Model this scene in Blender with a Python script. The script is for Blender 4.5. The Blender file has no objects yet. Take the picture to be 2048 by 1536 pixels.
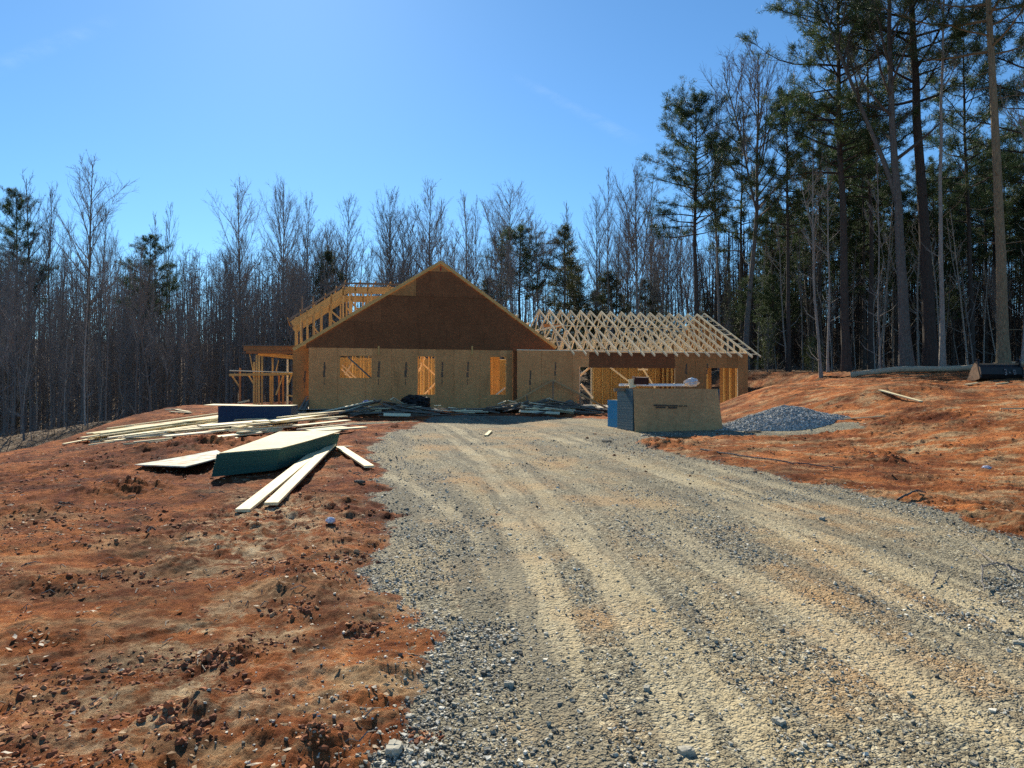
import bpy, math, random
import numpy as np
from mathutils import Matrix, Vector

# ---------------------------------------------------------------- camera, sky, sun, exposure
sc = bpy.context.scene
col = sc.collection
F = 1490.0            # focal length in pixels of a 2048 px wide picture
HOR = 786.0           # horizon row
CAMZ = 1.6
cd = bpy.data.cameras.new("camera"); cam = bpy.data.objects.new("camera", cd); col.objects.link(cam)
cd.sensor_width = 36.0; cd.lens = 36.0 * F / 2048
cd.clip_start = 0.05; cd.clip_end = 20000
cam.location = (0, 0, CAMZ)
cam.rotation_euler = (math.radians(90) + math.atan((HOR - 768) / F), 0, 0)
sc.camera = cam

SUN_EL, SUN_AZ = math.radians(33.5), math.radians(-17)     # azimuth from +Y towards +X
w = bpy.data.worlds.new("World"); sc.world = w; w.use_nodes = True
nt = w.node_tree
bg = nt.nodes['Background']
sky = nt.nodes.new('ShaderNodeTexSky'); sky.sky_type = 'NISHITA'; sky.sun_disc = False
sky.sun_elevation = SUN_EL; sky.sun_rotation = SUN_AZ
sky.altitude = 300; sky.air_density = 1.0; sky.dust_density = 0.15; sky.ozone_density = 7.0
tint = nt.nodes.new('ShaderNodeMix'); tint.data_type = 'RGBA'; tint.blend_type = 'MULTIPLY'; tint.inputs['Factor'].default_value = 1.0
tint.inputs[7].default_value = (0.76, 1.01, 1.04, 1); nt.links.new(sky.outputs[0], tint.inputs[6])
nt.links.new(tint.outputs[2], bg.inputs[0]); bg.inputs[1].default_value = 0.082

sl = bpy.data.lights.new("sun", 'SUN'); so = bpy.data.objects.new("sun", sl); col.objects.link(so)
sl.energy = 5.0; sl.angle = math.radians(0.5); sl.color = (1.0, 0.91, 0.75)
sdir = Vector((math.sin(SUN_AZ) * math.cos(SUN_EL), math.cos(SUN_AZ) * math.cos(SUN_EL), math.sin(SUN_EL)))
so.rotation_euler = sdir.to_track_quat('Z', 'Y').to_euler()
so.location = (-30, 90, 70)

sc.view_settings.view_transform = 'Standard'; sc.view_settings.look = 'None'
sc.view_settings.gamma = 1.0; sc.view_settings.exposure = 0.75
sc.render.engine = 'CYCLES'
sc.cycles.max_bounces = 8; sc.cycles.diffuse_bounces = 6; sc.cycles.transparent_max_bounces = 12
sc.cycles.use_denoising = False

rnd = random.Random(7)
rng = np.random.default_rng(11)

# ---------------------------------------------------------------- helpers
def tag(o, label=None, cat=None, group=None, kind=None):
    if label: o['label'] = label
    if cat: o['category'] = cat
    if group: o['group'] = group
    if kind: o['kind'] = kind
    return o

def empty(name, loc=(0, 0, 0), rz=0.0):
    o = bpy.data.objects.new(name, None); col.objects.link(o)
    o.location = loc; o.rotation_euler = (0, 0, rz); o.empty_display_size = 0.2
    return o

def mesh_np(name, V, Fc, mats, smooth=False, mi=None):
    """V (n,3) array, Fc list of arrays of equal-length faces"""
    V = np.asarray(V, dtype=np.float32)
    if isinstance(Fc, np.ndarray): Fc = [Fc]
    Fc = [f for f in Fc if len(f)]
    me = bpy.data.meshes.new(name)
    me.vertices.add(len(V)); me.vertices.foreach_set('co', V.ravel())
    nl = sum(f.size for f in Fc); nf = sum(len(f) for f in Fc)
    me.loops.add(nl); me.polygons.add(nf)
    me.loops.foreach_set('vertex_index', np.concatenate([f.ravel() for f in Fc]).astype(np.int32))
    sizes = np.concatenate([np.full(len(f), f.shape[1]) for f in Fc])
    st = np.concatenate([[0], np.cumsum(sizes)[:-1]]).astype(np.int32)
    me.polygons.foreach_set('loop_start', st)
    me.polygons.foreach_set('loop_total', sizes.astype(np.int32))
    me.polygons.foreach_set('use_smooth', np.full(nf, bool(smooth)))
    if mi is not None: me.polygons.foreach_set('material_index', np.asarray(mi, dtype=np.int32))
    for m in (mats if isinstance(mats, (list, tuple)) else [mats]): me.materials.append(m)
    me.update(calc_edges=True)
    return me

def link(name, me, parent=None, M=None):
    o = bpy.data.objects.new(name, me); col.objects.link(o)
    if M is not None:
        if parent is not None:
            pm = Matrix.LocRotScale(parent.location, parent.rotation_euler, parent.scale)
            o.matrix_basis = pm.inverted() @ M
        else: o.matrix_basis = M
    if parent is not None: o.parent = parent
    return o

BOXF = np.array([[0, 1, 3, 2], [4, 6, 7, 5], [0, 4, 5, 1], [2, 3, 7, 6], [0, 2, 6, 4], [1, 5, 7, 3]])
class MB:
    """collects quads / triangles of one mesh"""
    def __init__(s): s.v = []; s.q = []; s.t = []; s.n = 0; s.qi = []
    def add(s, V, Q=None, T=None, mi=0):
        V = np.asarray(V, float); s.v.append(V)
        if Q is not None and len(Q): s.q.append(np.asarray(Q) + s.n); s.qi += [mi] * len(Q)
        if T is not None and len(T): s.t.append(np.asarray(T) + s.n)
        s.n += len(V)
    def box(s, lo, hi, mi=0):
        V = [(x, y, z) for x in (lo[0], hi[0]) for y in (lo[1], hi[1]) for z in (lo[2], hi[2])]
        s.add(V, BOXF, mi=mi)
    def obox(s, c, ax, ay, az, mi=0):
        c = np.asarray(c, float); ax, ay, az = (np.asarray(a, float) for a in (ax, ay, az))
        V = [c + i * ax + j * ay + k * az for i in (-1, 1) for j in (-1, 1) for k in (-1, 1)]
        s.add(V, BOXF, mi=mi)
    def bar(s, p, q, w, h, up=(0, 0, 1), mi=0):
        p = np.asarray(p, float); q = np.asarray(q, float); d = q - p; L = np.linalg.norm(d); d = d / L
        up = np.asarray(up, float)
        if abs(d @ up) > 0.97: up = np.array([0, 1.0, 0])
        a = np.cross(d, up); a /= np.linalg.norm(a); b = np.cross(a, d)
        s.obox((p + q) / 2, d * L / 2, a * w / 2, b * h / 2, mi=mi)
    def tube(s, P, R, n=6, cap=True):
        P = np.asarray(P, float); R = np.asarray(R, float); m = len(P)
        d = np.gradient(P, axis=0); d /= (np.linalg.norm(d, axis=1, keepdims=True) + 1e-9)
        ref = np.array([0.0, 0, 1]) if abs(d[0, 2]) < 0.85 else np.array([1.0, 0, 0])
        a = np.cross(d, ref); a /= (np.linalg.norm(a, axis=1, keepdims=True) + 1e-9); b = np.cross(d, a)
        th = np.arange(n) * 2 * np.pi / n
        V = P[:, None] + R[:, None, None] * (np.cos(th)[None, :, None] * a[:, None] + np.sin(th)[None, :, None] * b[:, None])
        i = np.arange(m - 1)[:, None] * n; j = np.arange(n)[None]; k = (j + 1) % n
        Q = np.stack([i + j, i + k, i + n + k, i + n + j], -1).reshape(-1, 4)
        s.add(V.reshape(-1, 3), Q)
    def mesh(s, name, mats, smooth=False):
        V = np.concatenate(s.v); fs = []; mi = []
        if s.q: fs.append(np.concatenate(s.q)); mi += s.qi
        if s.t: t = np.concatenate(s.t); fs.append(t); mi += [0] * len(t)
        return mesh_np(name, V, fs, mats, smooth, mi if any(mi) else None)
    def build(s, name, mats, parent=None, smooth=False, M=None):
        return link(name, s.mesh(name, mats, smooth), parent, M)

def ico(sub=1):
    t = (1 + 5 ** .5) / 2
    v = [(-1, t, 0), (1, t, 0), (-1, -t, 0), (1, -t, 0), (0, -1, t), (0, 1, t), (0, -1, -t), (0, 1, -t), (t, 0, -1), (t, 0, 1), (-t, 0, -1), (-t, 0, 1)]
    f = [(0, 11, 5), (0, 5, 1), (0, 1, 7), (0, 7, 10), (0, 10, 11), (1, 5, 9), (5, 11, 4), (11, 10, 2), (10, 7, 6), (7, 1, 8), (3, 9, 4), (3, 4, 2), (3, 2, 6), (3, 6, 8), (3, 8, 9), (4, 9, 5), (2, 4, 11), (6, 2, 10), (8, 6, 7), (9, 8, 1)]
    v = [np.array(a) / np.linalg.norm(a) for a in v]
    for _ in range(sub):
        c = {}; nf = []
        def mid(a, b):
            k = (min(a, b), max(a, b))
            if k not in c: m = v[a] + v[b]; v.append(m / np.linalg.norm(m)); c[k] = len(v) - 1
            return c[k]
        for a, b, d in f:
            e, g, h = mid(a, b), mid(b, d), mid(d, a); nf += [(a, e, h), (b, g, e), (d, h, g), (e, g, h)]
        f = nf
    return np.array(v), np.array(f)

# ---------------------------------------------------------------- noise
def _h(ix, iy, s):
    n = (ix.astype(np.int64) * 374761393 + iy.astype(np.int64) * 668265263 + s * 974634777) & 0xffffffff
    n = ((n ^ (n >> 13)) * 1274126177) & 0xffffffff
    return ((n ^ (n >> 16)) & 0xffff) / 65535.0
def vn(x, y, s=0):
    x = np.asarray(x, float); y = np.asarray(y, float)
    ix = np.floor(x); iy = np.floor(y); fx = x - ix; fy = y - iy
    fx = fx * fx * fx * (fx * (fx * 6 - 15) + 10); fy = fy * fy * fy * (fy * (fy * 6 - 15) + 10)
    ix = ix.astype(np.int64); iy = iy.astype(np.int64)
    a = _h(ix, iy, s); b = _h(ix + 1, iy, s); c = _h(ix, iy + 1, s); d = _h(ix + 1, iy + 1, s)
    return (a + (b - a) * fx + (c - a) * fy + (a - b - c + d) * fx * fy) * 2 - 1
def fbm(x, y, o=4, s=0, g=0.5):
    t = 0; a = 1.0; n = 0
    for i in range(o):
        c, q = math.cos(i * 1.3), math.sin(i * 1.3)
        t = t + a * vn((x * c - y * q) * 2 ** i + 17.3 * i, (x * q + y * c) * 2 ** i - 9.1 * i, s + i); n += a; a *= g
    return t / n
def ss(a, b, x):
    t = np.clip((x - a) / (b - a), 0, 1); return t * t * (3 - 2 * t)

# ---------------------------------------------------------------- the lie of the land
TH = math.radians(15)
UX, UY = math.cos(TH), math.sin(TH)
U = np.array([UX, UY, 0.0]); Vv = np.array([-UY, UX, 0.0]); A0 = np.array([-9.17, 33.5, 0.0])
SLAB = 0.88

def macro(x, y):
    x = np.asarray(x, float); y = np.asarray(y, float)
    base = np.interp(y, [-60, 4, 7, 10, 13, 18, 22, 26, 34, 70], [0, 0, .03, .08, .16, .36, .49, .56, .62, .7])
    s = (x - A0[0]) * UX + (y - A0[1]) * UY; d = -(x - A0[0]) * UY + (y - A0[1]) * UX
    ds = np.maximum(np.maximum(-3 - s, s - 23.0), 0); dd = np.maximum(np.maximum(-1.5 - d, d - 12.5), 0)
    pad = ss(0.0, 4.5, np.hypot(ds, dd))
    t_ = 0.0368 * x + 0.0259 * y - 0.651; t_ = .5 * np.clip(t_, 0, 1.02) + .5 * ss(-.1, 1.1, t_)
    R = 2.12 * t_ * ss(6.3, 12, x) * ss(2, 15, y) + .35 * ss(40, 52, y) * ss(8, 14, x)
    B = 2.0 * ss(50, 66, y + 0.1 * x) * ss(-16, 0, x)
    z = base + np.maximum(R, B) * pad
    z = z - 0.85 * ss(7, 17.5, -x) * (1 - ss(24, 33, y))
    z = z + 0.38 * ss(8, 14, -x) * ss(30, 37, y)
    z = z - 3.2 * ss(16.2 , 40, -x + 0.10 * (y - 28) * (y > 28)) * ss(6, 22, y)
    z = z - 0.5 * ss(16.0, 18.0, -x) * ss(10, 22, y)
    z = z + (13.0 + 2.5 * ss(0, -40, x)) * ss(72, 190, np.hypot(x, y))
    # red spoil bank on the right, low humps near the lane edge
    z = z + 0.30 * np.exp(-(((x - 13.2) / 1.5) ** 2 + ((y - 25.0) / 1.2) ** 2)) 
    z = z + 0.35 * np.exp(-(((x - 11.2) / 2.2) ** 2 + ((y - 24.0) / 1.0) ** 2))
    z = z + 0.10 * fbm(x * .16, y * .16, 3, 5) * ss(6, 14, np.abs(x - 2) + np.clip(y - 14, 0, 9))
    return z

def ray(px, py):
    return np.array([(px - 1024) / F, 1.0, (HOR - py) / F])
def G(px, py, dz=0.0, fn=None):
    """the point of the ground seen at a pixel of the photograph"""
    fn = fn or macro
    r = ray(px, py); Y = np.geomspace(1.5, 160, 1500)
    X = r[0] * Y; Z = CAMZ + r[2] * Y; g = fn(X, Y)
    k = np.argmax(Z < g)
    if Z[k] >= g[k]: k = len(Y) - 1
    y = Y[k]
    if k > 0:
        a = Z[k - 1] - g[k - 1]; b = Z[k] - g[k]
        if a > 0 > b: y = Y[k - 1] + (Y[k] - Y[k - 1]) * a / (a - b)
    return np.array([r[0] * y, y, float(fn(r[0] * y, y)) + dz])
def AT(px, py, Y):
    r = ray(px, py); return np.array([r[0] * Y, Y, CAMZ + r[2] * Y])
def HP(px, py, d=0.0):
    """a point of the upright plane parallel to the facade, d metres behind it"""
    r = ray(px, py); n = Vv; o = A0 + d * Vv
    t = (n @ (o - np.array([0, 0, CAMZ]))) / (n @ r)
    return np.array([0, 0, CAMZ]) + t * r
def HS(s, z, d=0.0):
    return A0 + s * U + d * Vv + np.array([0, 0, z])
def SZ(px, py, d=0.0):
    p = HP(px, py, d); return float((p - A0) @ U), float(p[2])

# lane outline and tyre tracks, measured on the ground
drive_px = [(862, 834), (835, 852), (790, 862), (752, 880), (738, 905), (742, 935), (762, 968), (772, 1005), (768, 1045), (762, 1090), (772, 1140), (800, 1190),
            (840, 1235), (852, 1290), (828, 1350), (800, 1420), (790, 1536)]
drive_px2 = [(2300, 1180), (2048, 1075), (1850, 1022), (1700, 985), (1560, 955), (1440, 930), (1330, 905), (1270, 888), (1330, 874), (1480, 872), (1640, 868), (1730, 858), (1700, 846),
             (1440, 846), (1250, 842), (1120, 836), (1000, 832)]
P1 = [G(*p)[:2] for p in drive_px]; P2 = [G(*p)[:2] for p in drive_px2]
DP = np.array(P1 + [np.array([-1.0, 1.0]), np.array([-2, -30]), np.array([14, -30]), np.array([10, 3])] + P2)
def poly_sd(x, y, P):
    """signed distance, positive inside"""
    d2 = np.full(x.shape, 1e9); ins = np.zeros(x.shape, bool)
    for i in range(len(P)):
        a = P[i]; b = P[(i + 1) % len(P)]; e = b - a
        t = np.clip(((x - a[0]) * e[0] + (y - a[1]) * e[1]) / (e @ e), 0, 1)
        d2 = np.minimum(d2, (x - a[0] - t * e[0]) ** 2 + (y - a[1] - t * e[1]) ** 2)
        c = ((a[1] <= y) != (b[1] <= y))
        xi = a[0] + (y - a[1]) / (e[1] if abs(e[1]) > 1e-9 else 1e-9) * e[0]
        ins ^= c & (x < xi)
    return np.sqrt(d2) * np.where(ins, 1, -1)
tracks_px = [([(866, 852), (905, 880), (965, 925), (1010, 985), (1045, 1100), (1075, 1250), (1100, 1536)], .17),
             ([(892, 851), (940, 878), (1010, 915), (1150, 965), (1350, 1070), (1600, 1215), (2048, 1500)], .17),
             ([(1050, 862), (1200, 905), (1400, 975), (1700, 1095), (2048, 1262)], .18),
             ([(1240, 885), (1480, 952), (1780, 1035), (2048, 1120)], .2),
             ([(745, 938), (850, 990), (960, 1070), (1010, 1180)], .14),
             ([(1000, 905), (1080, 985), (1210, 1150), (1330, 1340), (1400, 1536)], .15),
             ([(1130, 870), (1320, 940), (1560, 1060), (1900, 1270), (2048, 1370)], .13),
             ([(980, 950), (1110, 1060), (1290, 1230), (1500, 1450)], .12)]
tracks_px += [([(905, 853), (985, 900), (1120, 960), (1300, 1065), (1520, 1205), (1900, 1450)], .07), ([(1075, 866), (1240, 912), (1460, 985), (1760, 1100), (2048, 1215)], .08),
              ([(870, 853), (930, 892), (985, 940), (1040, 1010), (1090, 1120), (1150, 1300), (1200, 1536)], .07), ([(1000, 905), (1130, 1010), (1290, 1180), (1450, 1390), (1540, 1536)], .07), ([(1150, 872), (1350, 930), (1640, 1030), (1960, 1150)], .08)]
TR = [(np.array([G(*p)[:2] for p in P]), wd) for P, wd in tracks_px]
def track_field(x, y):
    m = np.zeros(x.shape); along = np.zeros(x.shape); acr = np.zeros(x.shape)
    for P, wd in TR:
        acc = 0.0
        for i in range(len(P) - 1):
            a, b = P[i], P[i + 1]; e = b - a; L = np.linalg.norm(e)
            t = np.clip(((x - a[0]) * e[0] + (y - a[1]) * e[1]) / (e @ e), 0, 1)
            sx = (x - a[0]) * e[1] / L - (y - a[1]) * e[0] / L
            dd = np.hypot(x - a[0] - t * e[0], y - a[1] - t * e[1])
            k = (1 - ss(wd * .6, wd * 1.2, dd)) * (.88 + .12 * np.cos(sx * 2 * np.pi / .085))
            up = k > m
            along = np.where(up, acc + t * L, along); acr = np.where(up, sx, acr); m = np.maximum(m, k)
            acc += L
    return m, along, acr

ruts_px = [([(655, 1075), (600, 1150), (540, 1270), (455, 1400), (330, 1560)], .10), ([(745, 1090), (700, 1170), (640, 1300), (560, 1440), (500, 1560)], .10), ([(0, 1012), (150, 985), (330, 948)], .16), ([(0, 1100), (190, 1062), (420, 1040), (620, 1030)], .14),
           ([(0, 1180), (240, 1140), (470, 1130), (640, 1080)], .10), ([(-60, 960), (180, 930), (400, 915)], .2), ([(0, 1330), (200, 1290), (420, 1250)], .08), ([(60, 1480), (250, 1420), (420, 1330)], .07),
           ([(1500, 900), (1750, 935), (2048, 985)], .14), ([(1480, 885), (1800, 905), (2060, 925)], .16), ([(1750, 985), (1900, 1000), (2060, 1030)], .10), ([(1560, 800), (1750, 815), (2048, 835)], .3)]
RUT = [(np.array([G(*p)[:2] for p in P]), wd) for P, wd in ruts_px]
def rut_field(x, y):
    m = np.zeros(np.shape(x)); xw = x + .12 * fbm(x * 2.1, y * 2.1, 3, 111); yw = y + .12 * fbm(x * 2.1 + 7, y * 2.1, 3, 112)
    for P, wd in RUT:
        for i in range(len(P) - 1):
            a, b = P[i], P[i + 1]; e = b - a; t = np.clip(((xw - a[0]) * e[0] + (yw - a[1]) * e[1]) / (e @ e), 0, 1)
            m = np.maximum(m, 1 - ss(wd * .3, wd * 1.3, np.hypot(xw - a[0] - t * e[0], yw - a[1] - t * e[1])))
    return m * (.25 + .75 * ss(-.4, .4, fbm(x * .8, y * .8, 2, 113)))
def surface(x, y, full=True):
    """ground height with clods and ruts, plus the masks the materials read"""
    z = macro(x, y)
    sd = poly_sd(x, y, DP) + 0.42 * fbm(x * 1.3, y * 1.3, 4, 31) + 0.10 * vn(x * 9, y * 9, 7)
    gm = ss(-0.12, 0.16, sd)
    near = 1 - ss(30, 70, y)
    tm, al, ac = track_field(x + .05 * fbm(x * 1.1, y * 1.1, 3, 76), y)
    tm = tm * (0.42 + 0.58 * ss(-.3, .35, fbm(x * .8, y * .8, 4, 77)))
    loose = ss(-.15, .45, fbm(x * .55 + 3, y * .55, 3, 91) + 0.9 * (1 - ss(0.1, 1.7, sd)) - 0.2)
    lug = np.sign(np.sin(al * 2 * np.pi / .11 + np.abs(ac) * 14)) * .5 + .5
    zg = 0.010 * fbm(x * 2.2, y * 2.2, 3, 41) + (0.007 + .007 * loose) * fbm(x * 19, y * 19, 3, 43, .7) * (1 - .5 * tm) + .009 * vn(x * 52, y * 52, 47) * near * (1 - .4 * tm)
    zg = zg - 0.014 * tm + 0.007 * ss(.05, .5, tm) * (1 - ss(.5, .95, tm)) + .007 * lug * ss(.6, .95, tm) * (1 - ss(7, 11, y)) + .02
    r = 1 - np.abs(fbm(x * 1.1, y * 1.7, 4, 51))
    patch = fbm(x * .35, y * .35, 3, 61)
    rough = 0.35 + 1.1 * ss(-.1, .5, patch)
    zc = 0.06 * fbm(x * .9, y * 1.4, 4, 55) + rough * (0.065 * (r - .75) + 0.032 * fbm(x * 5.0, y * 6.0, 5, 57, .66)) + .011 * fbm(x * 30, y * 30, 2, 59) * near + .03 * rough * (1 - np.abs(fbm(x * 2.6, y * 4.2, 4, 53, .6)) - .8)
    zc = zc + .02 * rough * np.maximum(0, vn(x * 8, y * 8, 63)) ** 2
    rf = rut_field(x, y); zc = zc - .020 * rf + .014 * ss(.02, .3, rf) * (1 - ss(.3, .7, rf))
    # windrow of spoil along the lane's left edge and beside the sheets on the right
    edge = np.exp(-((sd + .55) / .42) ** 2)
    zc = zc + edge * (.05 + .05 * fbm(x * 3, y * 3, 3, 65))
    for (cx, cy), a, b, h in MOUNDS:
        g = np.exp(-(((x - cx) / a) ** 2 + ((y - cy) / b) ** 2))
        zc = zc + g * h * (1 + .8 * fbm(x * 6, y * 6, 3, 67, .7))
    z = z + gm * zg + (1 - gm) * zc
    if not full: return z
    forest = np.clip(ss(16.3, 18.2, -x + .5 * fbm(x * .5, y * .5, 2, 3)) * ss(6, 20, y) + ss(-1.2, 1.6, y + .3 * x - 52 + 2 * vn(x * .2, y * .2, 8)), 0, 1)
    forest = np.maximum(forest, ss(-1.5, 1.5, y - (46.5 - .22 * (x - 14)) + .9 * fbm(x * .5, y * .5, 2, 4)) * ss(12, 15, x))
    forest = np.maximum(forest, .72 * ss(-4.5, -.5, y - (46.5 - .22 * (x - 14)) + 3.0 * fbm(x * .35, y * .35, 3, 9)) * ss(12.5, 14.5, x) * ss(-.3, .2, fbm(x * 1.7, y * 1.7, 3, 19)))
    forest = np.maximum(forest, .6 * ss(-13, -5, y - (46.5 - .22 * (x - 14)) + 3.0 * fbm(x * .35, y * .35, 3, 9)) * ss(13, 17, x) * ss(-.1, .25, fbm(x * 1.3, y * 1.3, 4, 29)))
    return z, gm, tm, loose, forest, sd
MOUNDS = [(G(255, 985)[:2], .8, .45, .16), (G(430, 890)[:2], 1.3, .5, .16), (G(330, 900)[:2], .9, .5, .12), (G(60, 1030)[:2], .8, .4, .1), (G(1300, 893)[:2], .55, .35, .12),
          (G(1370, 893)[:2], .45, .3, .12), (G(1760, 925)[:2], .5, .3, .12), (G(600, 1190)[:2], .3, .25, .06), (G(110, 1170)[:2], .35, .2, .07),
          (G(400, 1430)[:2], .18, .14, .06), (G(480, 1320)[:2], .22, .14, .05), (G(640, 1500)[:2], .16, .1, .05), (G(330, 1130)[:2], .4, .2, .06), (G(300, 1460)[:2], .2, .12, .06)]
def surf(x, y):
    return surface(np.atleast_1d(np.asarray(x, float)), np.atleast_1d(np.asarray(y, float)), False)
def GS(px, py, dz=0.0):
    p = G(px, py); return np.array([p[0], p[1], float(surf(p[0], p[1])[0]) + dz])

# ---------------------------------------------------------------- materials
class NT:
    def __init__(s, name, rough=0.85, spec=0.25):
        s.m = bpy.data.materials.new(name); s.m.use_nodes = True; s.t = s.m.node_tree
        s.b = s.t.nodes['Principled BSDF']; s.b.inputs['Roughness'].default_value = rough
        s.b.inputs['Specular IOR Level'].default_value = spec
        s.tc = s.t.nodes.new('ShaderNodeTexCoord')
        s.P = s.tc.outputs['Object']
    def set(s, inp, v):
        if hasattr(v, 'is_linked') or isinstance(v, bpy.types.NodeSocket): s.t.links.new(v, inp)
        else: inp.default_value = v
    def mapping(s, scale, src=None):
        n = s.t.nodes.new('ShaderNodeMapping'); s.set(n.inputs[0], src or s.P); n.inputs['Scale'].default_value = scale; return n.outputs[0]
    def noise(s, scale, detail=4, rough=.55, src=None, out=0):
        n = s.t.nodes.new('ShaderNodeTexNoise'); s.set(n.inputs['Vector'], src or s.P)
        n.inputs['Scale'].default_value = scale; n.inputs['Detail'].default_value = detail; n.inputs['Roughness'].default_value = rough
        return n.outputs[out]
    def vor(s, scale, src=None, out='Color', feat='F1'):
        n = s.t.nodes.new('ShaderNodeTexVoronoi'); n.feature = feat; s.set(n.inputs['Vector'], src or s.P); n.inputs['Scale'].default_value = scale
        return n.outputs[out]
    def attr(s, name):
        n = s.t.nodes.new('ShaderNodeAttribute'); n.attribute_name = name; return n.outputs['Fac']
    def ramp(s, v, stops):
        n = s.t.nodes.new('ShaderNodeValToRGB'); s.set(n.inputs[0], v); e = n.color_ramp.elements
        while len(e) < len(stops): e.new(.5)
        for q, (p, c) in zip(e, stops):
            q.position = p; q.color = (c, c, c, 1) if not hasattr(c, '__len__') else tuple(c) + (1,)
        return n.outputs[0]
    def mix(s, f, a, b, mode='MIX'):
        n = s.t.nodes.new('ShaderNodeMix'); n.data_type = 'RGBA'; n.blend_type = mode
        s.set(n.inputs['Factor'], f)
        for i, v in ((6, a), (7, b)):
            s.set(n.inputs[i], v if isinstance(v, bpy.types.NodeSocket) else tuple(v) + (1,) if len(v) == 3 else v)
        return n.outputs[2]
    def math(s, op, a, b=0.0, clamp=False):
        n = s.t.nodes.new('ShaderNodeMath'); n.operation = op; n.use_clamp = clamp; s.set(n.inputs[0], a); s.set(n.inputs[1], b); return n.outputs[0]
    def sep(s, v, i):
        n = s.t.nodes.new('ShaderNodeSeparateXYZ'); s.set(n.inputs[0], v); return n.outputs[i]
    def bump(s, h, strength=.5, dist=.01, prev=None):
        n = s.t.nodes.new('ShaderNodeBump'); s.set(n.inputs['Height'], h); n.inputs['Strength'].default_value = strength; n.inputs['Distance'].default_value = dist
        if prev: s.set(n.inputs['Normal'], prev)
        return n.outputs[0]
    def done(s, color, normal=None):
        s.set(s.b.inputs['Base Color'], color if isinstance(color, bpy.types.NodeSocket) else tuple(color) + (1,))
        if normal: s.set(s.b.inputs['Normal'], normal)
        return s.m
    def rnd(s):
        n = s.t.nodes.new('ShaderNodeObjectInfo'); return n.outputs['Random']
    def geo_rnd(s):
        n = s.t.nodes.new('ShaderNodeNewGeometry'); return n.outputs['Random Per Island']

def hsv_jit(n, c, amt, src):
    k = n.math('MULTIPLY_ADD', src, amt); k.node.inputs[2].default_value = 1 - amt / 2
    m = n.t.nodes.new('ShaderNodeHueSaturation'); n.set(m.inputs['Color'], c); n.set(m.inputs['Value'], k); return m.outputs[0]

def mat_gravel():
    n = NT('gravel_lane', .95, .2)
    tr = n.attr('track'); lo = n.attr('loose')
    cell = n.vor(34); cg = n.sep(cell, 0)
    cell2 = n.vor(75); cg2 = n.sep(cell2, 1)
    big = n.noise(.55, 4, .6); mid = n.noise(2.6, 5, .65); fine = n.noise(60, 3, .7)
    stones = n.ramp(cg, [(0, (.045, .043, .036)), (.3, (.15, .14, .115)), (.7, (.38, .36, .29)), (1, (.74, .71, .60))])
    stones2 = n.ramp(cg2, [(0, (.05, .047, .04)), (.55, (.24, .225, .18)), (1, (.60, .56, .45))])
    st = n.mix(.45, stones, stones2); st = n.mix(1.0, st, (.86, .86, .84), 'MULTIPLY')
    fines = n.mix(n.ramp(mid, [(.35, 0), (.65, 1)]), (.37, .325, .225), (.215, .19, .135))
    tan = n.mix(n.ramp(n.noise(.8, 4, .6), [(.48, 0), (.62, 1)]), fines, (.46, .30, .15))
    body = n.mix(n.ramp(mid, [(.4, .05), (.62, .42)]), st, tan)
    body = n.mix(n.math('MULTIPLY', n.ramp(big, [(.50, 0), (.62, 1)]), .62), body, n.mix(fine, (.28, .16, .075), (.56, .35, .17)))
    grey = n.mix(.5, st, n.mix(cg2, (.085, .083, .072), (.27, .262, .225)))
    body = n.mix(n.math('MULTIPLY', lo, .85), body, grey)
    trk = n.mix(n.ramp(fine, [(.3, .1), (.8, .9)]), (.56, .50, .36), (.30, .265, .185))
    body = n.mix(n.ramp(tr, [(.02, 0), (.16, .45), (.42, 0)]), body, (.11, .10, .078)); body = n.mix(n.math('MULTIPLY', tr, .66), body, trk)
    body = n.mix(n.math('MULTIPLY', n.ramp(n.noise(1.7, 5, .7), [(.64, 0), (.72, 1)]), .5), body, (.33, .13, .06))
    h = n.math('ADD', n.vor(34, out='Distance'), n.math('MULTIPLY', n.vor(75, out='Distance'), .6))
    h = n.math('MULTIPLY', h, n.math('SUBTRACT', 1.05, n.math('MULTIPLY', tr, .45)))
    b = n.bump(h, 1.0, -.022); b = n.bump(n.noise(7, 5, .7), .5, .03, b)
    body = n.mix(n.ramp(n.noise(24, 6, .8), [(.56, 0), (.66, .7)]), body, (.075, .065, .048))
    sk = n.attr('streak')
    body = n.mix(n.ramp(sk, [(.30, .75), (.46, 0)]), body, n.mix(fine, (.10, .094, .075), (.22, .205, .165)))
    body = n.mix(n.ramp(sk, [(.56, 0), (.72, .38)]), body, n.mix(fine, (.32, .26, .16), (.54, .45, .29)))
    body = n.mix(1.0, body, (1.0, .96, .84), 'MULTIPLY')
    return n.done(hsv_jit(n, body, .45, fine), b)

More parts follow.
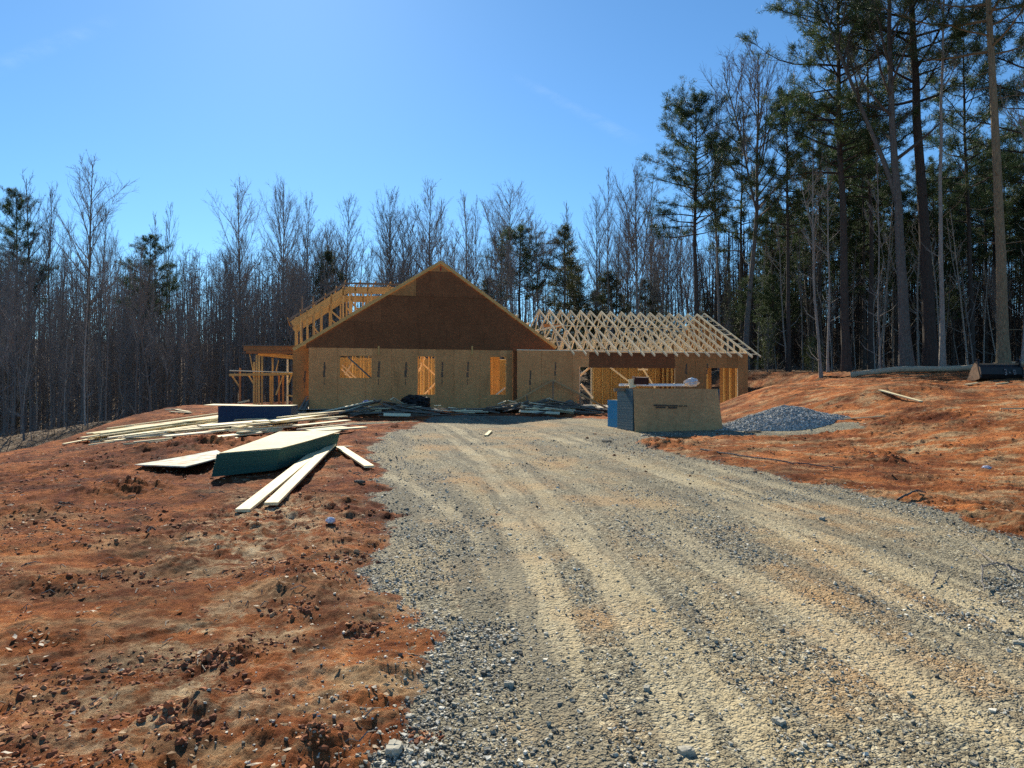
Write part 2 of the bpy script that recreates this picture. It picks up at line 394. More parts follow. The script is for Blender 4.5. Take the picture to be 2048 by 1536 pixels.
def mat_clay():
    n = NT('red_clay', .97, .08)
    fo = n.attr('forest'); br = n.attr('bright'); gm = n.attr('grav'); hh = n.attr('hgt')
    mid = n.noise(1.3, 7, .72); fine = n.noise(11, 7, .75); vf = n.noise(55, 5, .75)
    str_ = n.noise(.9, 7, .72, n.mapping((1, 1.9, 1)))
    dark = n.mix(n.ramp(fine, [(.38, 0), (.62, 1)]), (.105, .027, .013), (.225, .056, .022))
    org = n.mix(n.ramp(fine, [(.36, 0), (.64, 1)]), (.38, .112, .034), (.62, .235, .074))
    tan = n.mix(n.ramp(fine, [(.38, 0), (.64, 1)]), (.40, .25, .12), (.70, .53, .30))
    brn = n.mix(n.ramp(fine, [(.4, 0), (.6, 1)]), (.065, .040, .022), (.17, .105, .052))
    f1 = n.math('ADD', n.ramp(mid, [(.42, 0), (.56, .7)]), n.math('MULTIPLY_ADD', br, .75, True)); f1.node.inputs[1].links[0].from_node.inputs[2].default_value = -.18
    f1.node.use_clamp = True
    c = n.mix(f1, dark, org)
    f2 = n.math('MULTIPLY', n.ramp(str_, [(.49, 0), (.59, 1)]), n.math('MULTIPLY_ADD', br, .8)); f2.node.inputs[1].links[0].from_node.inputs[2].default_value = .04
    c = n.mix(f2, c, tan)
    c = n.mix(n.math('MULTIPLY', n.ramp(n.noise(1.9, 7, .76), [(.55, 0), (.62, 1)]), .75), c, brn)
    c = n.mix(n.math('MULTIPLY', n.ramp(n.noise(.42, 5, .7), [(.55, 0), (.63, 1)]), .6), c, dark)
    c = n.mix(n.ramp(n.noise(19, 6, .8), [(.57, 0), (.65, .65)]), c, (.065, .032, .018))
    c = n.mix(n.ramp(vf, [(.60, 0), (.70, .4)]), c, (.50, .34, .19))
    c = n.mix(n.ramp(n.noise(38, 5, .8), [(.61, 0), (.69, .5)]), c, (.055, .027, .015))
    c = n.mix(n.ramp(gm, [(.02, 0), (.6, .8)]), c, n.mix(n.sep(n.vor(45), 0), (.14, .135, .115), (.40, .36, .27)))
    c = n.mix(n.math('MULTIPLY', n.attr('pale'), n.ramp(n.noise(3.2, 7, .78), [(.47, 0), (.56, 1)])), c, n.mix(n.ramp(fine, [(.38, 0), (.6, 1)]), (.40, .24, .12), (.80, .62, .38)))
    c = n.mix(n.ramp(n.noise(.55, 6, .72), [(.46, 0), (.56, .72)]), c, n.mix(1.0, c, (.42, .36, .34), 'MULTIPLY'))
    c = n.mix(n.ramp(n.attr('rut'), [(.1, 0), (.9, .5)]), c, n.mix(1.0, c, (.40, .34, .32), 'MULTIPLY'))
    lit = n.ramp(n.sep(n.vor(14), 0), [(0, (.05, .032, .02)), (.5, (.12, .078, .045)), (.85, (.19, .13, .08)), (1, (.42, .35, .26))])
    c = n.mix(fo, c, lit)
    b = n.bump(n.noise(13, 9, .74), .9, .08); b = n.bump(n.noise(70, 4, .75), .9, .018, b)
    return n.done(hsv_jit(n, c, .45, vf), b)

def mat_wood(name, a, b, rough=.7, grain=1.0):
    n = NT(name, rough, .12)
    P = n.mapping((1.2, 16, 16)); g = n.noise(1.6, 5, .6, P); k = n.noise(2.5, 2, .5)
    c = n.mix(n.ramp(g, [(.35, 0), (.68, 1)]), a, b)
    c = n.mix(n.ramp(n.noise(1.0, 4, .7, n.mapping((6, 6, 6))), [(.62, 0), (.75, .45)]), c, tuple(x * .5 for x in b))
    c = hsv_jit(n, c, .38 * grain, n.rnd()); c = hsv_jit(n, c, .25, n.geo_rnd())
    return n.done(c, n.bump(g, .25, .004))

def mat_osb(name, a, b, rough=.75):
    n = NT(name, rough, .12)
    v = n.vor(16, n.mapping((1, 1, 2.6))); f = n.sep(v, 0)
    v2 = n.vor(30, n.mapping((2.6, 2.6, 1))); f2 = n.sep(v2, 1)
    c = n.mix(n.math('MULTIPLY', n.math('ADD', f, f2), .5), a, b)
    c = n.mix(n.ramp(n.noise(6, 6, .8, n.mapping((1, 1, 2))), [(.42, 0), (.62, .5)]), c, tuple(x * .6 for x in a))
    c = n.mix(n.ramp(n.noise(.9, 6, .7), [(.4, 0), (.7, .45)]), c, tuple(x * .62 for x in a))
    c = n.mix(n.ramp(n.noise(1.6, 5, .7, n.mapping((2.2, 2.2, .35))), [(.56, 0), (.70, .5)]), c, tuple(x * .5 for x in a))
    c = n.mix(n.ramp(n.noise(11, 4, .8), [(.62, 0), (.70, .6)]), c, tuple(x * .4 for x in a))
    c = hsv_jit(n, c, .30, n.geo_rnd())
    return n.done(c, n.bump(f, .3, .003))

def mat_plain(name, a, b=None, rough=.7, scale=6, spec=.3, bump=.2, metal=0.0):
    n = NT(name, rough, spec); b = b or tuple(x * .7 for x in a)
    n.b.inputs['Metallic'].default_value = metal
    k = n.noise(scale, 6, .65)
    c = hsv_jit(n, n.mix(n.ramp(k, [(.35, 0), (.65, 1)]), a, b), .2, n.rnd())
    return n.done(c, n.bump(k, bump, .01))

def mat_bark(name, a, b, sc_=3.0):
    n = NT(name, .95, .1)
    P = n.mapping((9, 9, 1.6)); k = n.noise(sc_, 6, .7, P); v = n.vor(sc_ * 1.2, P, 'Distance')
    c = n.mix(n.ramp(k, [(.32, 0), (.7, 1)]), a, b)
    c = n.mix(n.ramp(n.noise(.5, 3, .6), [(.5, 0), (.7, .4)]), c, tuple(x * .65 for x in b))
    c = hsv_jit(n, c, .5, n.rnd())
    return n.done(c, n.bump(n.math('ADD', k, v), .8, .03))

def mat_needles(name, a, b):
    n = NT(name, .6, .35)
    k = n.noise(.6, 4, .6); c = n.mix(n.ramp(k, [(.35, 0), (.65, 1)]), a, b)
    c = hsv_jit(n, c, .5, n.geo_rnd()); c = hsv_jit(n, c, .3, n.rnd())
    n.b.inputs['Subsurface Weight'].default_value = 0
    m = n.done(c)
    tr = n.t.nodes.new('ShaderNodeBsdfTranslucent'); n.set(tr.inputs[0], c)
    mx = n.t.nodes.new('ShaderNodeMixShader'); mx.inputs[0].default_value = .3
    out = n.t.nodes['Material Output']
    n.t.links.new(n.b.outputs[0], mx.inputs[1]); n.t.links.new(tr.outputs[0], mx.inputs[2]); n.t.links.new(mx.outputs[0], out.inputs[0])
    return m

def mat_stone(name, stops):
    n = NT(name, .9, .25)
    c = n.ramp(n.geo_rnd(), stops); c = hsv_jit(n, c, .35, n.noise(55, 4, .7))
    return n.done(c, n.bump(n.noise(120, 3, .6), .3, .003))

M = dict(
    gravel=mat_gravel(), clay=mat_clay(),
    osb=mat_osb('osb_tan', (.63, .30, .115), (.77, .41, .165)),
    osb_red=mat_osb('osb_rough_red', (.17, .072, .032), (.28, .125, .055)),
    osb_mid=mat_osb('osb_orange', (.36, .175, .065), (.48, .26, .10)),
    osb_lit_bay=mat_osb('osb_lit_inside_bay', (.62, .35, .11), (.76, .47, .17)),  # orange bays between studs, the garage's inner light put into the colour
    osb_pale=mat_osb('osb_pale', (.62, .53, .30), (.80, .72, .44)),
    osb_lit=mat_osb('osb_lit_inside', (.60, .37, .13), (.74, .50, .20)),  # brighter copy of the sheathing, interior sunlight put into its colour
    osb_weather=mat_osb('osb_weathered', (.47, .28, .13), (.62, .40, .19)),
    stud=mat_wood('framing_lumber', (.70, .45, .17), (.52, .30, .10)),
    stud_lit=mat_wood('framing_lumber_lit', (.84, .60, .24), (.68, .44, .15)),  # lit copy of the framing lumber, indoor brightness painted in
    truss=mat_wood('truss_lumber', (.86, .74, .50), (.74, .60, .36)),
    board=mat_wood('fresh_board', (.80, .69, .42), (.60, .48, .25)),
    oldboard=mat_wood('weathered_board', (.22, .185, .145), (.13, .108, .082)),
    beam=mat_wood('engineered_beam', (.44, .20, .08), (.34, .145, .055)),
    slab=mat_plain('concrete', (.48, .43, .33), (.38, .33, .25)),
    block=mat_plain('foundation_block', (.12, .115, .11)),
    print_=mat_plain('panel_print', (.05, .045, .04), (.09, .075, .06), scale=40),
    red_print=mat_plain('red_print', (.32, .03, .02)),
    green=mat_plain('green_edge_paint', (.016, .105, .088), (.013, .080, .068), .6, 30),
    navy=mat_plain('navy_edge_paint', (.012, .045, .105), (.010, .034, .08), .6, 30),
    blue=mat_plain('blue_edge_paint', (.04, .28, .50), (.03, .21, .40), .6, 30),
    slate=mat_plain('slate_edge_paint', (.055, .125, .16), (.042, .095, .125), .6, 30),
    white=mat_plain('white_vinyl', (.80, .80, .78), (.72, .72, .70), .35, 3),
    plastic=mat_plain('plastic_film', (.78, .80, .82), (.60, .64, .68), .25, 8, .5, .5),
    tarp=mat_plain('black_tarp', (.010, .010, .011), (.018, .018, .018), .4, 12),
    black=mat_plain('black_steel', (.010, .010, .011), (.02, .019, .018), .45, 8),
    steel=mat_plain('worn_steel', (.30, .20, .12), (.20, .13, .08), .6, 6, .4, .3, .3),
    mark=mat_plain('pale_decal', (.30, .30, .30), (.16, .16, .16), scale=30),
    log=mat_bark('sun_warmed_log_bark', (.42, .32, .21), (.70, .57, .40)),  # pale bark, its colour raised and warmed to imitate sunlight on the log
    bark_s=mat_bark('pale_thin_bark', (.20, .18, .155), (.44, .40, .35)),
    rust=mat_plain('rusty_box', (.06, .018, .012), (.035, .012, .009)),
    bark_p=mat_bark('pine_bark', (.040, .033, .029), (.11, .093, .080)),
    bark_d=mat_bark('grey_bark', (.12, .108, .098), (.27, .25, .23)),
    bark_l=mat_bark('pale_bark', (.070, .063, .056), (.20, .182, .160)),
    bark_sun=mat_bark('sunlit_pine_bark', (.10, .078, .05), (.34, .265, .165)),  # pine bark with golden sunlight put into its colour
    twig=mat_bark('twigs', (.20, .175, .16), (.34, .31, .29)),
    needle=mat_needles('pine_needles', (.034, .066, .024), (.075, .105, .036)),
    cedar=mat_needles('cedar_needles', (.050, .070, .030), (.095, .095, .042)),
    holly=mat_needles('broadleaf', (.06, .085, .025), (.10, .12, .04)),
    stone=mat_stone('crushed_stone', [(0, (.09, .086, .075)), (.3, (.24, .225, .18)), (.7, (.46, .43, .34)), (1, (.76, .72, .60))]),
    stoneb=mat_stone('blue_stone', [(0, (.18, .178, .165)), (.35, (.34, .335, .31)), (.75, (.52, .51, .47)), (1, (.76, .75, .70))]),
    clod=mat_stone('clay_clods', [(0, (.11, .04, .02)), (.4, (.24, .08, .034)), (.75, (.40, .15, .06)), (1, (.58, .34, .17))]),
    leaf=mat_stone('dead_leaves', [(0, (.16, .09, .045)), (.5, (.33, .22, .12)), (1, (.62, .54, .42))]),
    paper=mat_plain('crumpled_paper', (.78, .78, .80), (.45, .48, .62), .6, 30),
    bluebag=mat_plain('blue_wrapper', (.10, .16, .42), (.30, .34, .5), .5, 20),
)

# ---------------------------------------------------------------- ground and lane: one graded sheet, split where gravel meets clay
def build_ground():
    Yr = np.concatenate([np.linspace(-60, 1.3, 26), np.exp(np.linspace(math.log(4.5), math.log(430), 1130)) - 3.0])
    u = np.concatenate([-np.geomspace(7, 1.02, 36), np.linspace(-1.0, 1.0, 940), np.geomspace(1.02, 7, 36)])
    W = np.where(Yr < 1.5, 4.5 + (1.5 - Yr) * .35, Yr + 3.0)
    X = u[None] * W[:, None]; Y = np.repeat(Yr[:, None], len(u), 1)
    z, gm, tm, lo, fo, sd = surface(X.ravel(), Y.ravel())
    x, y = X.ravel(), Y.ravel()
    bright = np.clip(ss(-1.5, 3, x - .1 * y) * .8 + .55 * ss(12, 5, y) + .55 * fbm(x * .3, y * .3, 3, 99) - .75 * ss(-1.5, -6, x) * ss(8, 13, y), -.7, 1) * (1 - .25 * ss(24, 34, y))
    pale = np.exp(-((sd + 1.5) / 1.0) ** 2) * ss(1, -1, x) * ss(17, 9, y) * ss(-.35, .15, fbm(x * .7, y * .7, 3, 88)) + .8 * np.exp(-(((x - 7.6) / 1.2) ** 2 + ((y - 10.4) / .35) ** 2)); pale = np.clip(pale, 0, 1)
    Pc = TR[1][0]; bd = np.full(x.shape, 1e9); la = np.zeros(x.shape); ll = np.zeros(x.shape); acc = 0
    for i in range(len(Pc) - 1):
        a, b = Pc[i], Pc[i + 1]; e = b - a; L = np.linalg.norm(e); lo_, hi_ = (-9 if i == 0 else 0), (9 if i == len(Pc) - 2 else 1)
        t = np.clip(((x - a[0]) * e[0] + (y - a[1]) * e[1]) / (e @ e), lo_, hi_); sx = (x - a[0]) * e[1] / L - (y - a[1]) * e[0] / L
        dd = np.hypot(x - a[0] - t * e[0], y - a[1] - t * e[1]); k = dd < bd; bd = np.where(k, dd, bd); la = np.where(k, sx, la); ll = np.where(k, acc + t * L, ll); acc += L
    streak = .5 + .5 * fbm(la * 3.4 + .4 * fbm(x, y, 2, 14), ll * .22, 4, 15, .65)
    rut = rut_field(x, y)
    V = np.stack([x, y, z], 1)
    nr, nc = len(Yr), len(u)
    i = np.arange(nr - 1)[:, None] * nc + np.arange(nc - 1)[None]
    Q = np.stack([i, i + 1, i + nc + 1, i + nc], -1).reshape(-1, 4)
    isg = gm[Q].mean(1) > .5
    for nm, sel, mt in (('ground', ~isg, M['clay']), ('gravel_driveway', isg, M['gravel'])):
        q = Q[sel]; used = np.unique(q); rm = np.full(len(V), -1); rm[used] = np.arange(len(used))
        me = mesh_np(nm, V[used], rm[q], mt, True)
        for an, av in (('track', tm), ('loose', lo), ('forest', fo), ('bright', bright), ('grav', gm), ('pale', pale), ('streak', streak), ('rut', rut)):
            a = me.attributes.new(an, 'FLOAT', 'POINT'); a.data.foreach_set('value', av[used].astype(np.float32))
        o = link(nm, me); tag(o, kind='structure')
build_ground()

# ---------------------------------------------------------------- loose stones, clods, leaves
def scatter(name, n, sel, size, mat, kind, flat=.6, sharp=True, sink=.25, sub=0):
    """n small rocks: sel() returns candidate x,y ; size(n) radii"""
    x, y = sel(n); m = len(x); z = surf(x, y); r = size(m, x, y)
    if sharp:
        B = np.array([(a, b, c) for a in (-1, 1) for b in (-1, 1) for c in (-1, 1)], float) * .62; T = BOXF
    else:
        B, T = ico(sub)
    protos = B[None] * (1 + rng.uniform(-.38, .38, (60,) + (B.shape if not sub else (len(B), 1))))
    V = protos[rng.integers(0, 60, m)] * (1 if not sub else 1.1)
    a, b_, c = rng.uniform(0, 2 * np.pi, (3, m)); b_ = rng.uniform(-.5, .5, m)
    ca, sa = np.cos(a), np.sin(a); cb, sb = np.cos(b_), np.sin(b_); cc, sc2 = np.cos(c), np.sin(c)
    R1 = np.zeros((m, 3, 3)); R1[:, 0, 0] = ca; R1[:, 0, 1] = -sa; R1[:, 1, 0] = sa; R1[:, 1, 1] = ca; R1[:, 2, 2] = 1
    R2 = np.zeros((m, 3, 3)); R2[:, 0, 0] = 1; R2[:, 1, 1] = cb; R2[:, 1, 2] = -sb; R2[:, 2, 1] = sb; R2[:, 2, 2] = cb
    S = np.stack([rng.uniform(.8, 1.3, m), rng.uniform(.6, 1.0, m), rng.uniform(.45, .85, m) * flat / .6], 1)
    V = np.einsum('nij,njk,nlk->nli', R1, R2, V * S[:, None]) * r[:, None, None]
    V[..., 0] += x[:, None]; V[..., 1] += y[:, None]; V[..., 2] += (z + r * (flat * .5 - sink * .5))[:, None]
    Fc = (T[None] + (np.arange(m) * len(B))[:, None, None]).reshape(-1, T.shape[1])
    o = link(name, mesh_np(name, V.reshape(-1, 3), Fc, mat, False)); tag(o, kind=kind)
    return o
def fan(n, y0, y1, umin=-.75, umax=.75, p=2.0):
    k = rng.uniform(0, 1, n); Y = y0 * (y1 / y0) ** k
    return rng.uniform(umin, umax, n) * Y, Y
def sel_stone(n):
    x, y = fan(n * 3, 2.6, 22); z, gm, tm, lo, fo, sd = surface(x, y)
    pr = gm * (.22 + .9 * lo) * (1 - .70 * tm) * (.3 + .7 * ss(-.2, .4, fbm(x * 2.2, y * 2.2, 3, 71)))
    k = rng.uniform(0, 1, len(x)) < pr; return x[k][:n], y[k][:n]
scatter('gravel', 85000, sel_stone, lambda m, x, y: np.exp(rng.normal(math.log(.0062), .42, m)).clip(.003, .020) * (1 + .03 * y), M['stone'], 'stuff')
def sel_clod(n):
    x, y = fan(n * 3, 2.6, 24); z, gm, tm, lo, fo, sd = surface(x, y)
    pr = (1 - gm) * ss(-.05, .35, fbm(x * 1.4, y * 1.4, 3, 73)) * (1 - fo)
    k = rng.uniform(0, 1, len(x)) < pr; return x[k][:n], y[k][:n]
scatter('dirt', 20000, sel_clod, lambda m, x, y: np.exp(rng.normal(math.log(.0065), .6, m)).clip(.003, .022) * (1 + .06 * y), M['clod'], 'stuff', .6, False, .9)
def sel_spill(n):
    x, y = fan(n * 6, 2.6, 16, -.6, .5); z, gm, tm, lo, fo, sd = surface(x, y)
    pr = np.exp(-np.clip(-sd, 0, 9) / .35) * (sd < .1); k = rng.uniform(0, 1, len(x)) < pr; return x[k][:n], y[k][:n]
CL = [(640, 1160, 16), (560, 1290, 16), (470, 1400, 18), (390, 1480, 16), (600, 1230, 12), (700, 1110, 14), (120, 1170, 14), (250, 1150, 16), (430, 1330, 12), (640, 1500, 12), (330, 1440, 14), (740, 1270, 10), (255, 985, 30), (430, 890, 60), (330, 905, 40), (1300, 893, 30), (1380, 893, 30), (560, 1130, 14), (850, 1480, 8), (60, 1040, 20), (1770, 925, 26)]
def sel_lump(n):
    X, Y = [], []
    for a, b, sp in CL:
        for _ in range(n // len(CL)):
            g = G(a + rng.normal(0, sp * 2.4), b + rng.normal(0, sp * .8)); X.append(g[0]); Y.append(g[1])
    return np.array(X), np.array(Y)
scatter('dirt', 1300, sel_lump, lambda m, x, y: np.exp(rng.normal(math.log(.0075), .5, m)).clip(.003, .017) * (1 + .07 * y), M['clod'], 'stuff', .7, False, .7, 1)
scatter('stray_gravel', 4500, sel_spill, lambda m, x, y: np.exp(rng.normal(math.log(.0065), .4, m)).clip(.003, .02), M['stone'], 'stuff')

def leaves(name, n, pts=None):
    if pts is None:
        x, y = fan(n, 2.7, 34, -.75, .8); z, gm, tm, lo, fo, sd = surface(x, y)
        k = (gm < .3) & (rng.uniform(0, 1, n) < ss(-.2, .4, fbm(x * .7, y * .7, 3, 81)) + .1); x, y = x[k], y[k]
    else: x, y = pts
    m = len(x); z = surf(x, y); L = rng.uniform(.010, .030, m) * (1 + .03 * y); a = rng.uniform(0, 6.28, m)
    pat = np.array([(-1, 0, 0), (-.3, .42, .25), (.5, .3, .1), (1, 0, .3), (.4, -.36, .2), (-.4, -.3, .05)], float)
    V = np.repeat(pat[None], m, 0) * (1 + rng.uniform(-.3, .3, (m, 6, 3))); V[..., 2] += rng.uniform(0, .35, (m, 6))
    c, s_ = np.cos(a)[:, None], np.sin(a)[:, None]
    X = (V[..., 0] * c - V[..., 1] * s_) * L[:, None] + x[:, None]; Yy = (V[..., 0] * s_ + V[..., 1] * c) * L[:, None] + y[:, None]
    Z = V[..., 2] * L[:, None] + z[:, None] + .006
    Fc = (np.array([[0, 1, 5, 5], [1, 2, 4, 5], [2, 3, 4, 4]])[None] + (np.arange(m) * 6)[:, None, None]).reshape(-1, 4)
    tri = Fc[:, 2] == Fc[:, 3]
    o = link(name, mesh_np(name, np.stack([X, Yy, Z], -1).reshape(-1, 3), [Fc[~tri], Fc[tri][:, :3]], M['leaf'])); tag(o, kind='stuff')
leaves('leaf_litter', 5200)
px_, py_ = [], []
for (a, b, n_, r_) in ((75, 1283, 26, .09), (40, 1335, 12, .09), (405, 1320, 7, .04), (190, 1230, 8, .06), (150, 1180, 8, .08)):
    g = G(a, b); px_ += list(g[0] + rng.normal(0, r_, n_)); py_ += list(g[1] + rng.normal(0, r_, n_))
leaves('fallen_leaves', 0, (np.array(px_), np.array(py_)))

def straw(name, n, mat):
    x, y = fan(n, 2.7, 30, -.75, .8); z, gm, tm, lo, fo, sd = surface(x, y)
    k = (gm < .35) & (rng.uniform(0, 1, n) < ss(-.1, .4, fbm(x * .9, y * .9, 3, 83))); x, y = x[k], y[k]; m = len(x); z = surf(x, y)
    mb = MB()
    for i in range(m):
        L = rng.uniform(.02, .11) * (1 + .04 * y[i]); a = rng.uniform(0, 3.14); c, s_ = math.cos(a) * L / 2, math.sin(a) * L / 2
        r = L * .02 + .0004 * y[i]
        mb.tube([(x[i] - c, y[i] - s_, z[i] + .006), (x[i] + rng.normal(0, L * .06), y[i] + rng.normal(0, L * .06), z[i] + .015 + rng.uniform(0, .02)), (x[i] + c, y[i] + s_, z[i] + .006)], [r, r, r * .6], 3)
    tag(mb.build(name, mat), kind='stuff')
straw('twig_litter', 1500, M['oldboard'])

ROCKS = [(1018, 1374, .035, 'dark angular stone standing up from the gravel lane near the bottom'), (1292, 1386, .030, 'pale flat-topped stone lying alone on the tyre-worn gravel'),
         (2033, 1292, .040, 'rounded grey stone at the right edge of the gravel lane'), (1643, 1042, .05, 'small dark rock lying far up the middle of the gravel lane'),
         (1555, 1452, .040, 'broad pale stone half sunk in the lower right gravel'), (1370, 1512, .045, 'chunky cream stone near the bottom edge of the lane'),
         (790, 1512, .06, 'dark wet-looking stone on the lane edge beside the clay')]
I2v, I2f = ico(2)
for k, (a, b, r, lab) in enumerate(ROCKS):
    g = GS(a, b); r *= .55; v = np.round(I2v * 1.35) * .62 + I2v * .5; v = v * (1 + .09 * rng.normal(0, 1, (len(I2v), 1))) * np.array([1.3, .9, .7]) * r; q = v
    o = link('stone', mesh_np('stone', q, I2f, M['stone'])); o.location = (g[0], g[1], g[2] + r * .35)
    o.rotation_euler = (0, 0, k * 1.3); tag(o, lab, 'stone', 'larger stones on the lane')

# ---------------------------------------------------------------- boards and sheets
def board_obj(name, p, q, w_, t_, mat, parent=None, roll=0.0, up=(0, 0, 1)):
    """a sawn board with eased edges, local X along its length"""
    p = Vector(p); q = Vector(q); d = q - p; L = d.length; d.normalize()
    upv = Vector(up)
    if abs(d.dot(upv)) > .97: upv = Vector((0, 1, 0))
    a = upv.cross(d).normalized(); b = d.cross(a)
    R = Matrix((d, a, b)).transposed()
    if roll: R = R @ Matrix.Rotation(roll, 3, 'X')
    e = min(w_, t_) * .12; mb = MB()
    pr = [(-w_ / 2 + e, -t_ / 2), (w_ / 2 - e, -t_ / 2), (w_ / 2, -t_ / 2 + e), (w_ / 2, t_ / 2 - e), (w_ / 2 - e, t_ / 2), (-w_ / 2 + e, t_ / 2), (-w_ / 2, t_ / 2 - e), (-w_ / 2, -t_ / 2 + e)]
    V = [(x, y, z) for x in (-L / 2, L / 2) for y, z in pr]
    Q = [[i, (i + 1) % 8, 8 + (i + 1) % 8, 8 + i] for i in range(8)]
    mb.add(V, Q)
    me = mesh_np(name, np.array(V), [np.array(Q), np.array([list(range(7, -1, -1)), list(range(8, 16))])], mat)
    Mx = Matrix.Translation((p + q) / 2) @ R.to_4x4()
    return link(name, me, parent, Mx)

# ---------------------------------------------------------------- the house under construction
house = empty('house_under_construction', tuple(HS(0, SLAB)), TH)
tag(house, 'half framed house sheathed in brown board panels with open roof trusses over its garage wing', 'house')

def cutrects(r, holes):
    out = [r]
    for h in holes:
        nx = []
        for (a, b, c, d) in out:
            if h[0] >= c or h[2] <= a or h[1] >= d or h[3] <= b: nx.append((a, b, c, d)); continue
            if h[0] > a: nx.append((a, b, h[0], d))
            if h[2] < c: nx.append((h[2], b, c, d))
            l, r2 = max(a, h[0]), min(c, h[2])
            if h[1] > b: nx.append((l, b, r2, h[1]))
            if h[3] < d: nx.append((l, h[3], r2, d))
        out = nx
    return out
def sheath(name, s0, s1, z0, z1, d, mat, holes=(), th=.012, cols=None, gap=.005, ax='s', back=0):
    mb = MB(); cols = cols or list(np.arange(s0, s1, 1.22)) + [s1]
    for a, b in zip(cols[:-1], cols[1:]):
        if b - a < .02: continue
        for (x0, y0, x1, y1) in cutrects((a + gap / 2, z0, b - gap / 2, z1), holes):
            if x1 - x0 < .01 or y1 - y0 < .01: continue
            if ax == 's': c = HS((x0 + x1) / 2, (y0 + y1) / 2, d + th / 2); mb.obox(c, U * (x1 - x0) / 2, Vv * th / 2, np.array([0, 0, (y1 - y0) / 2]))
            else: c = HS(d + th / 2, (y0 + y1) / 2, (x0 + x1) / 2); mb.obox(c, U * th / 2, Vv * (x1 - x0) / 2, np.array([0, 0, (y1 - y0) / 2]))
    if back:
        for c_ in cols[1:-1]:
            for (x0, y0, x1, y1) in cutrects((c_ - .02, z0, c_ + .02, z1), holes):
                if x1 - x0 > .03: mb.obox(HS((x0 + x1) / 2, (y0 + y1) / 2, d + th + .022), U * .02, Vv * .02, np.array([0, 0, (y1 - y0) / 2]))
    me = mb.mesh(name, mat)
    return link(name, me, house, Matrix.Identity(4))
def hbar(name, p, q, w_=.038, h_=.09, mat='stud', up=(0, 0, 1)):
    return board_obj(name, p, q, w_, h_, M[mat], house, up=up)
NSTUD = [0]
def stud(p, q, mat='stud_lit', w_=.038, dp=.09, ax='s'):
    NSTUD[0] += 1
    p = Vector(p); q = Vector(q)
    a = Vector(Vv if ax == 's' else U)
    return board_obj('stud', p, q, dp * 1.4, w_ * 1.2, M[mat], house, up=tuple(Vector(U if ax == 's' else Vv)))

ZT = SZ(760, 697, 0)[1]                       # wall top of the front block
FB = SLAB - .0
# windows in the front block
def rct(a, b, c, d, dep): s0, z1 = SZ(a, b, dep); s1, z0 = SZ(c, d, dep); return (s0, z0, s1, z1)
W1 = rct(679, 711, 744, 757, 0); W2 = rct(835, 712, 871, 790, 0); W3 = rct(980, 713, 1013, 790, 0)
sL = SZ(617, 700)[0]; sR = SZ(1026, 700)[0]
seams = [sL] + [SZ(px, 700)[0] for px in (675, 731, 783, 837, 908, 960, 1000)] + [sR]
sheath('front_wall', sL, sR, SLAB, ZT, 0, M['osb'], [W1, W2, W3], cols=seams, gap=.016, back=1)
# rougher red panel in the corner and the return to the garage wing
DB = -0.75                                                     # the wing stands forward of the block
zb = SZ(1200, 703, DB)[1]
ws0 = SZ(1034, 700, DB)[0]; ws1 = SZ(1496, 700, DB)[0]
me_ = sheath('return_wall', DB + .02, -.012, SLAB, ZT - .02, ws0 + .002, M['osb_red'], ax='d')
lw0 = SZ(585, 700, .4)[0]
sheath('corner_wall', lw0, sL - .004, SLAB - .05, SZ(600, 691, .4)[1], .4, M['osb_mid'], cols=[lw0, sL - .004])
# gable triangle
apx = SZ(881, 527); gl = (SZ(600, 694)[0], SZ(600, 694)[1]); gr = SZ(1112, 699)
GZ0 = ZT + .003
def gable_z(s):
    return apx[1] + (s - apx[0]) * ((apx[1] - gl[1]) / (apx[0] - gl[0]) if s < apx[0] else (gr[1] - apx[1]) / (gr[0] - apx[0]))
def gable_piece(name, s0, s1, za, zb_, mat, d=-.004, th=.014):
    """the part of the gable triangle between two heights and two positions"""
    sv = np.unique(np.clip(np.concatenate([np.linspace(s0, s1, 40), [apx[0]]]), s0, s1)); V = []; Q = []
    for s_ in sv:
        top = min(zb_, gable_z(s_)); top = max(top, za + .0005)
        for dd in (d, d + th): V += [HS(s_, za, dd), HS(s_, top, dd)]
    for i in range(len(sv) - 1):
        o_ = i * 4; Q += [[o_, o_ + 4, o_ + 5, o_ + 1], [o_ + 2, o_ + 3, o_ + 7, o_ + 6], [o_ + 1, o_ + 5, o_ + 7, o_ + 3], [o_, o_ + 2, o_ + 6, o_ + 4]]
    Q += [[0, 1, 3, 2], [4 * (len(sv) - 1), 4 * (len(sv) - 1) + 2, 4 * (len(sv) - 1) + 3, 4 * (len(sv) - 1) + 1]]
    mb = MB(); mb.add(V, Q); return link(name, mb.mesh(name, mat), house, Matrix.Identity(4))
gA = gl[0] + .25; gB = gr[0] - .05
zc1 = SZ(832, 592)[1]; sc1 = SZ(832, 592)[0]; zt2 = SZ(880, 543)[1]
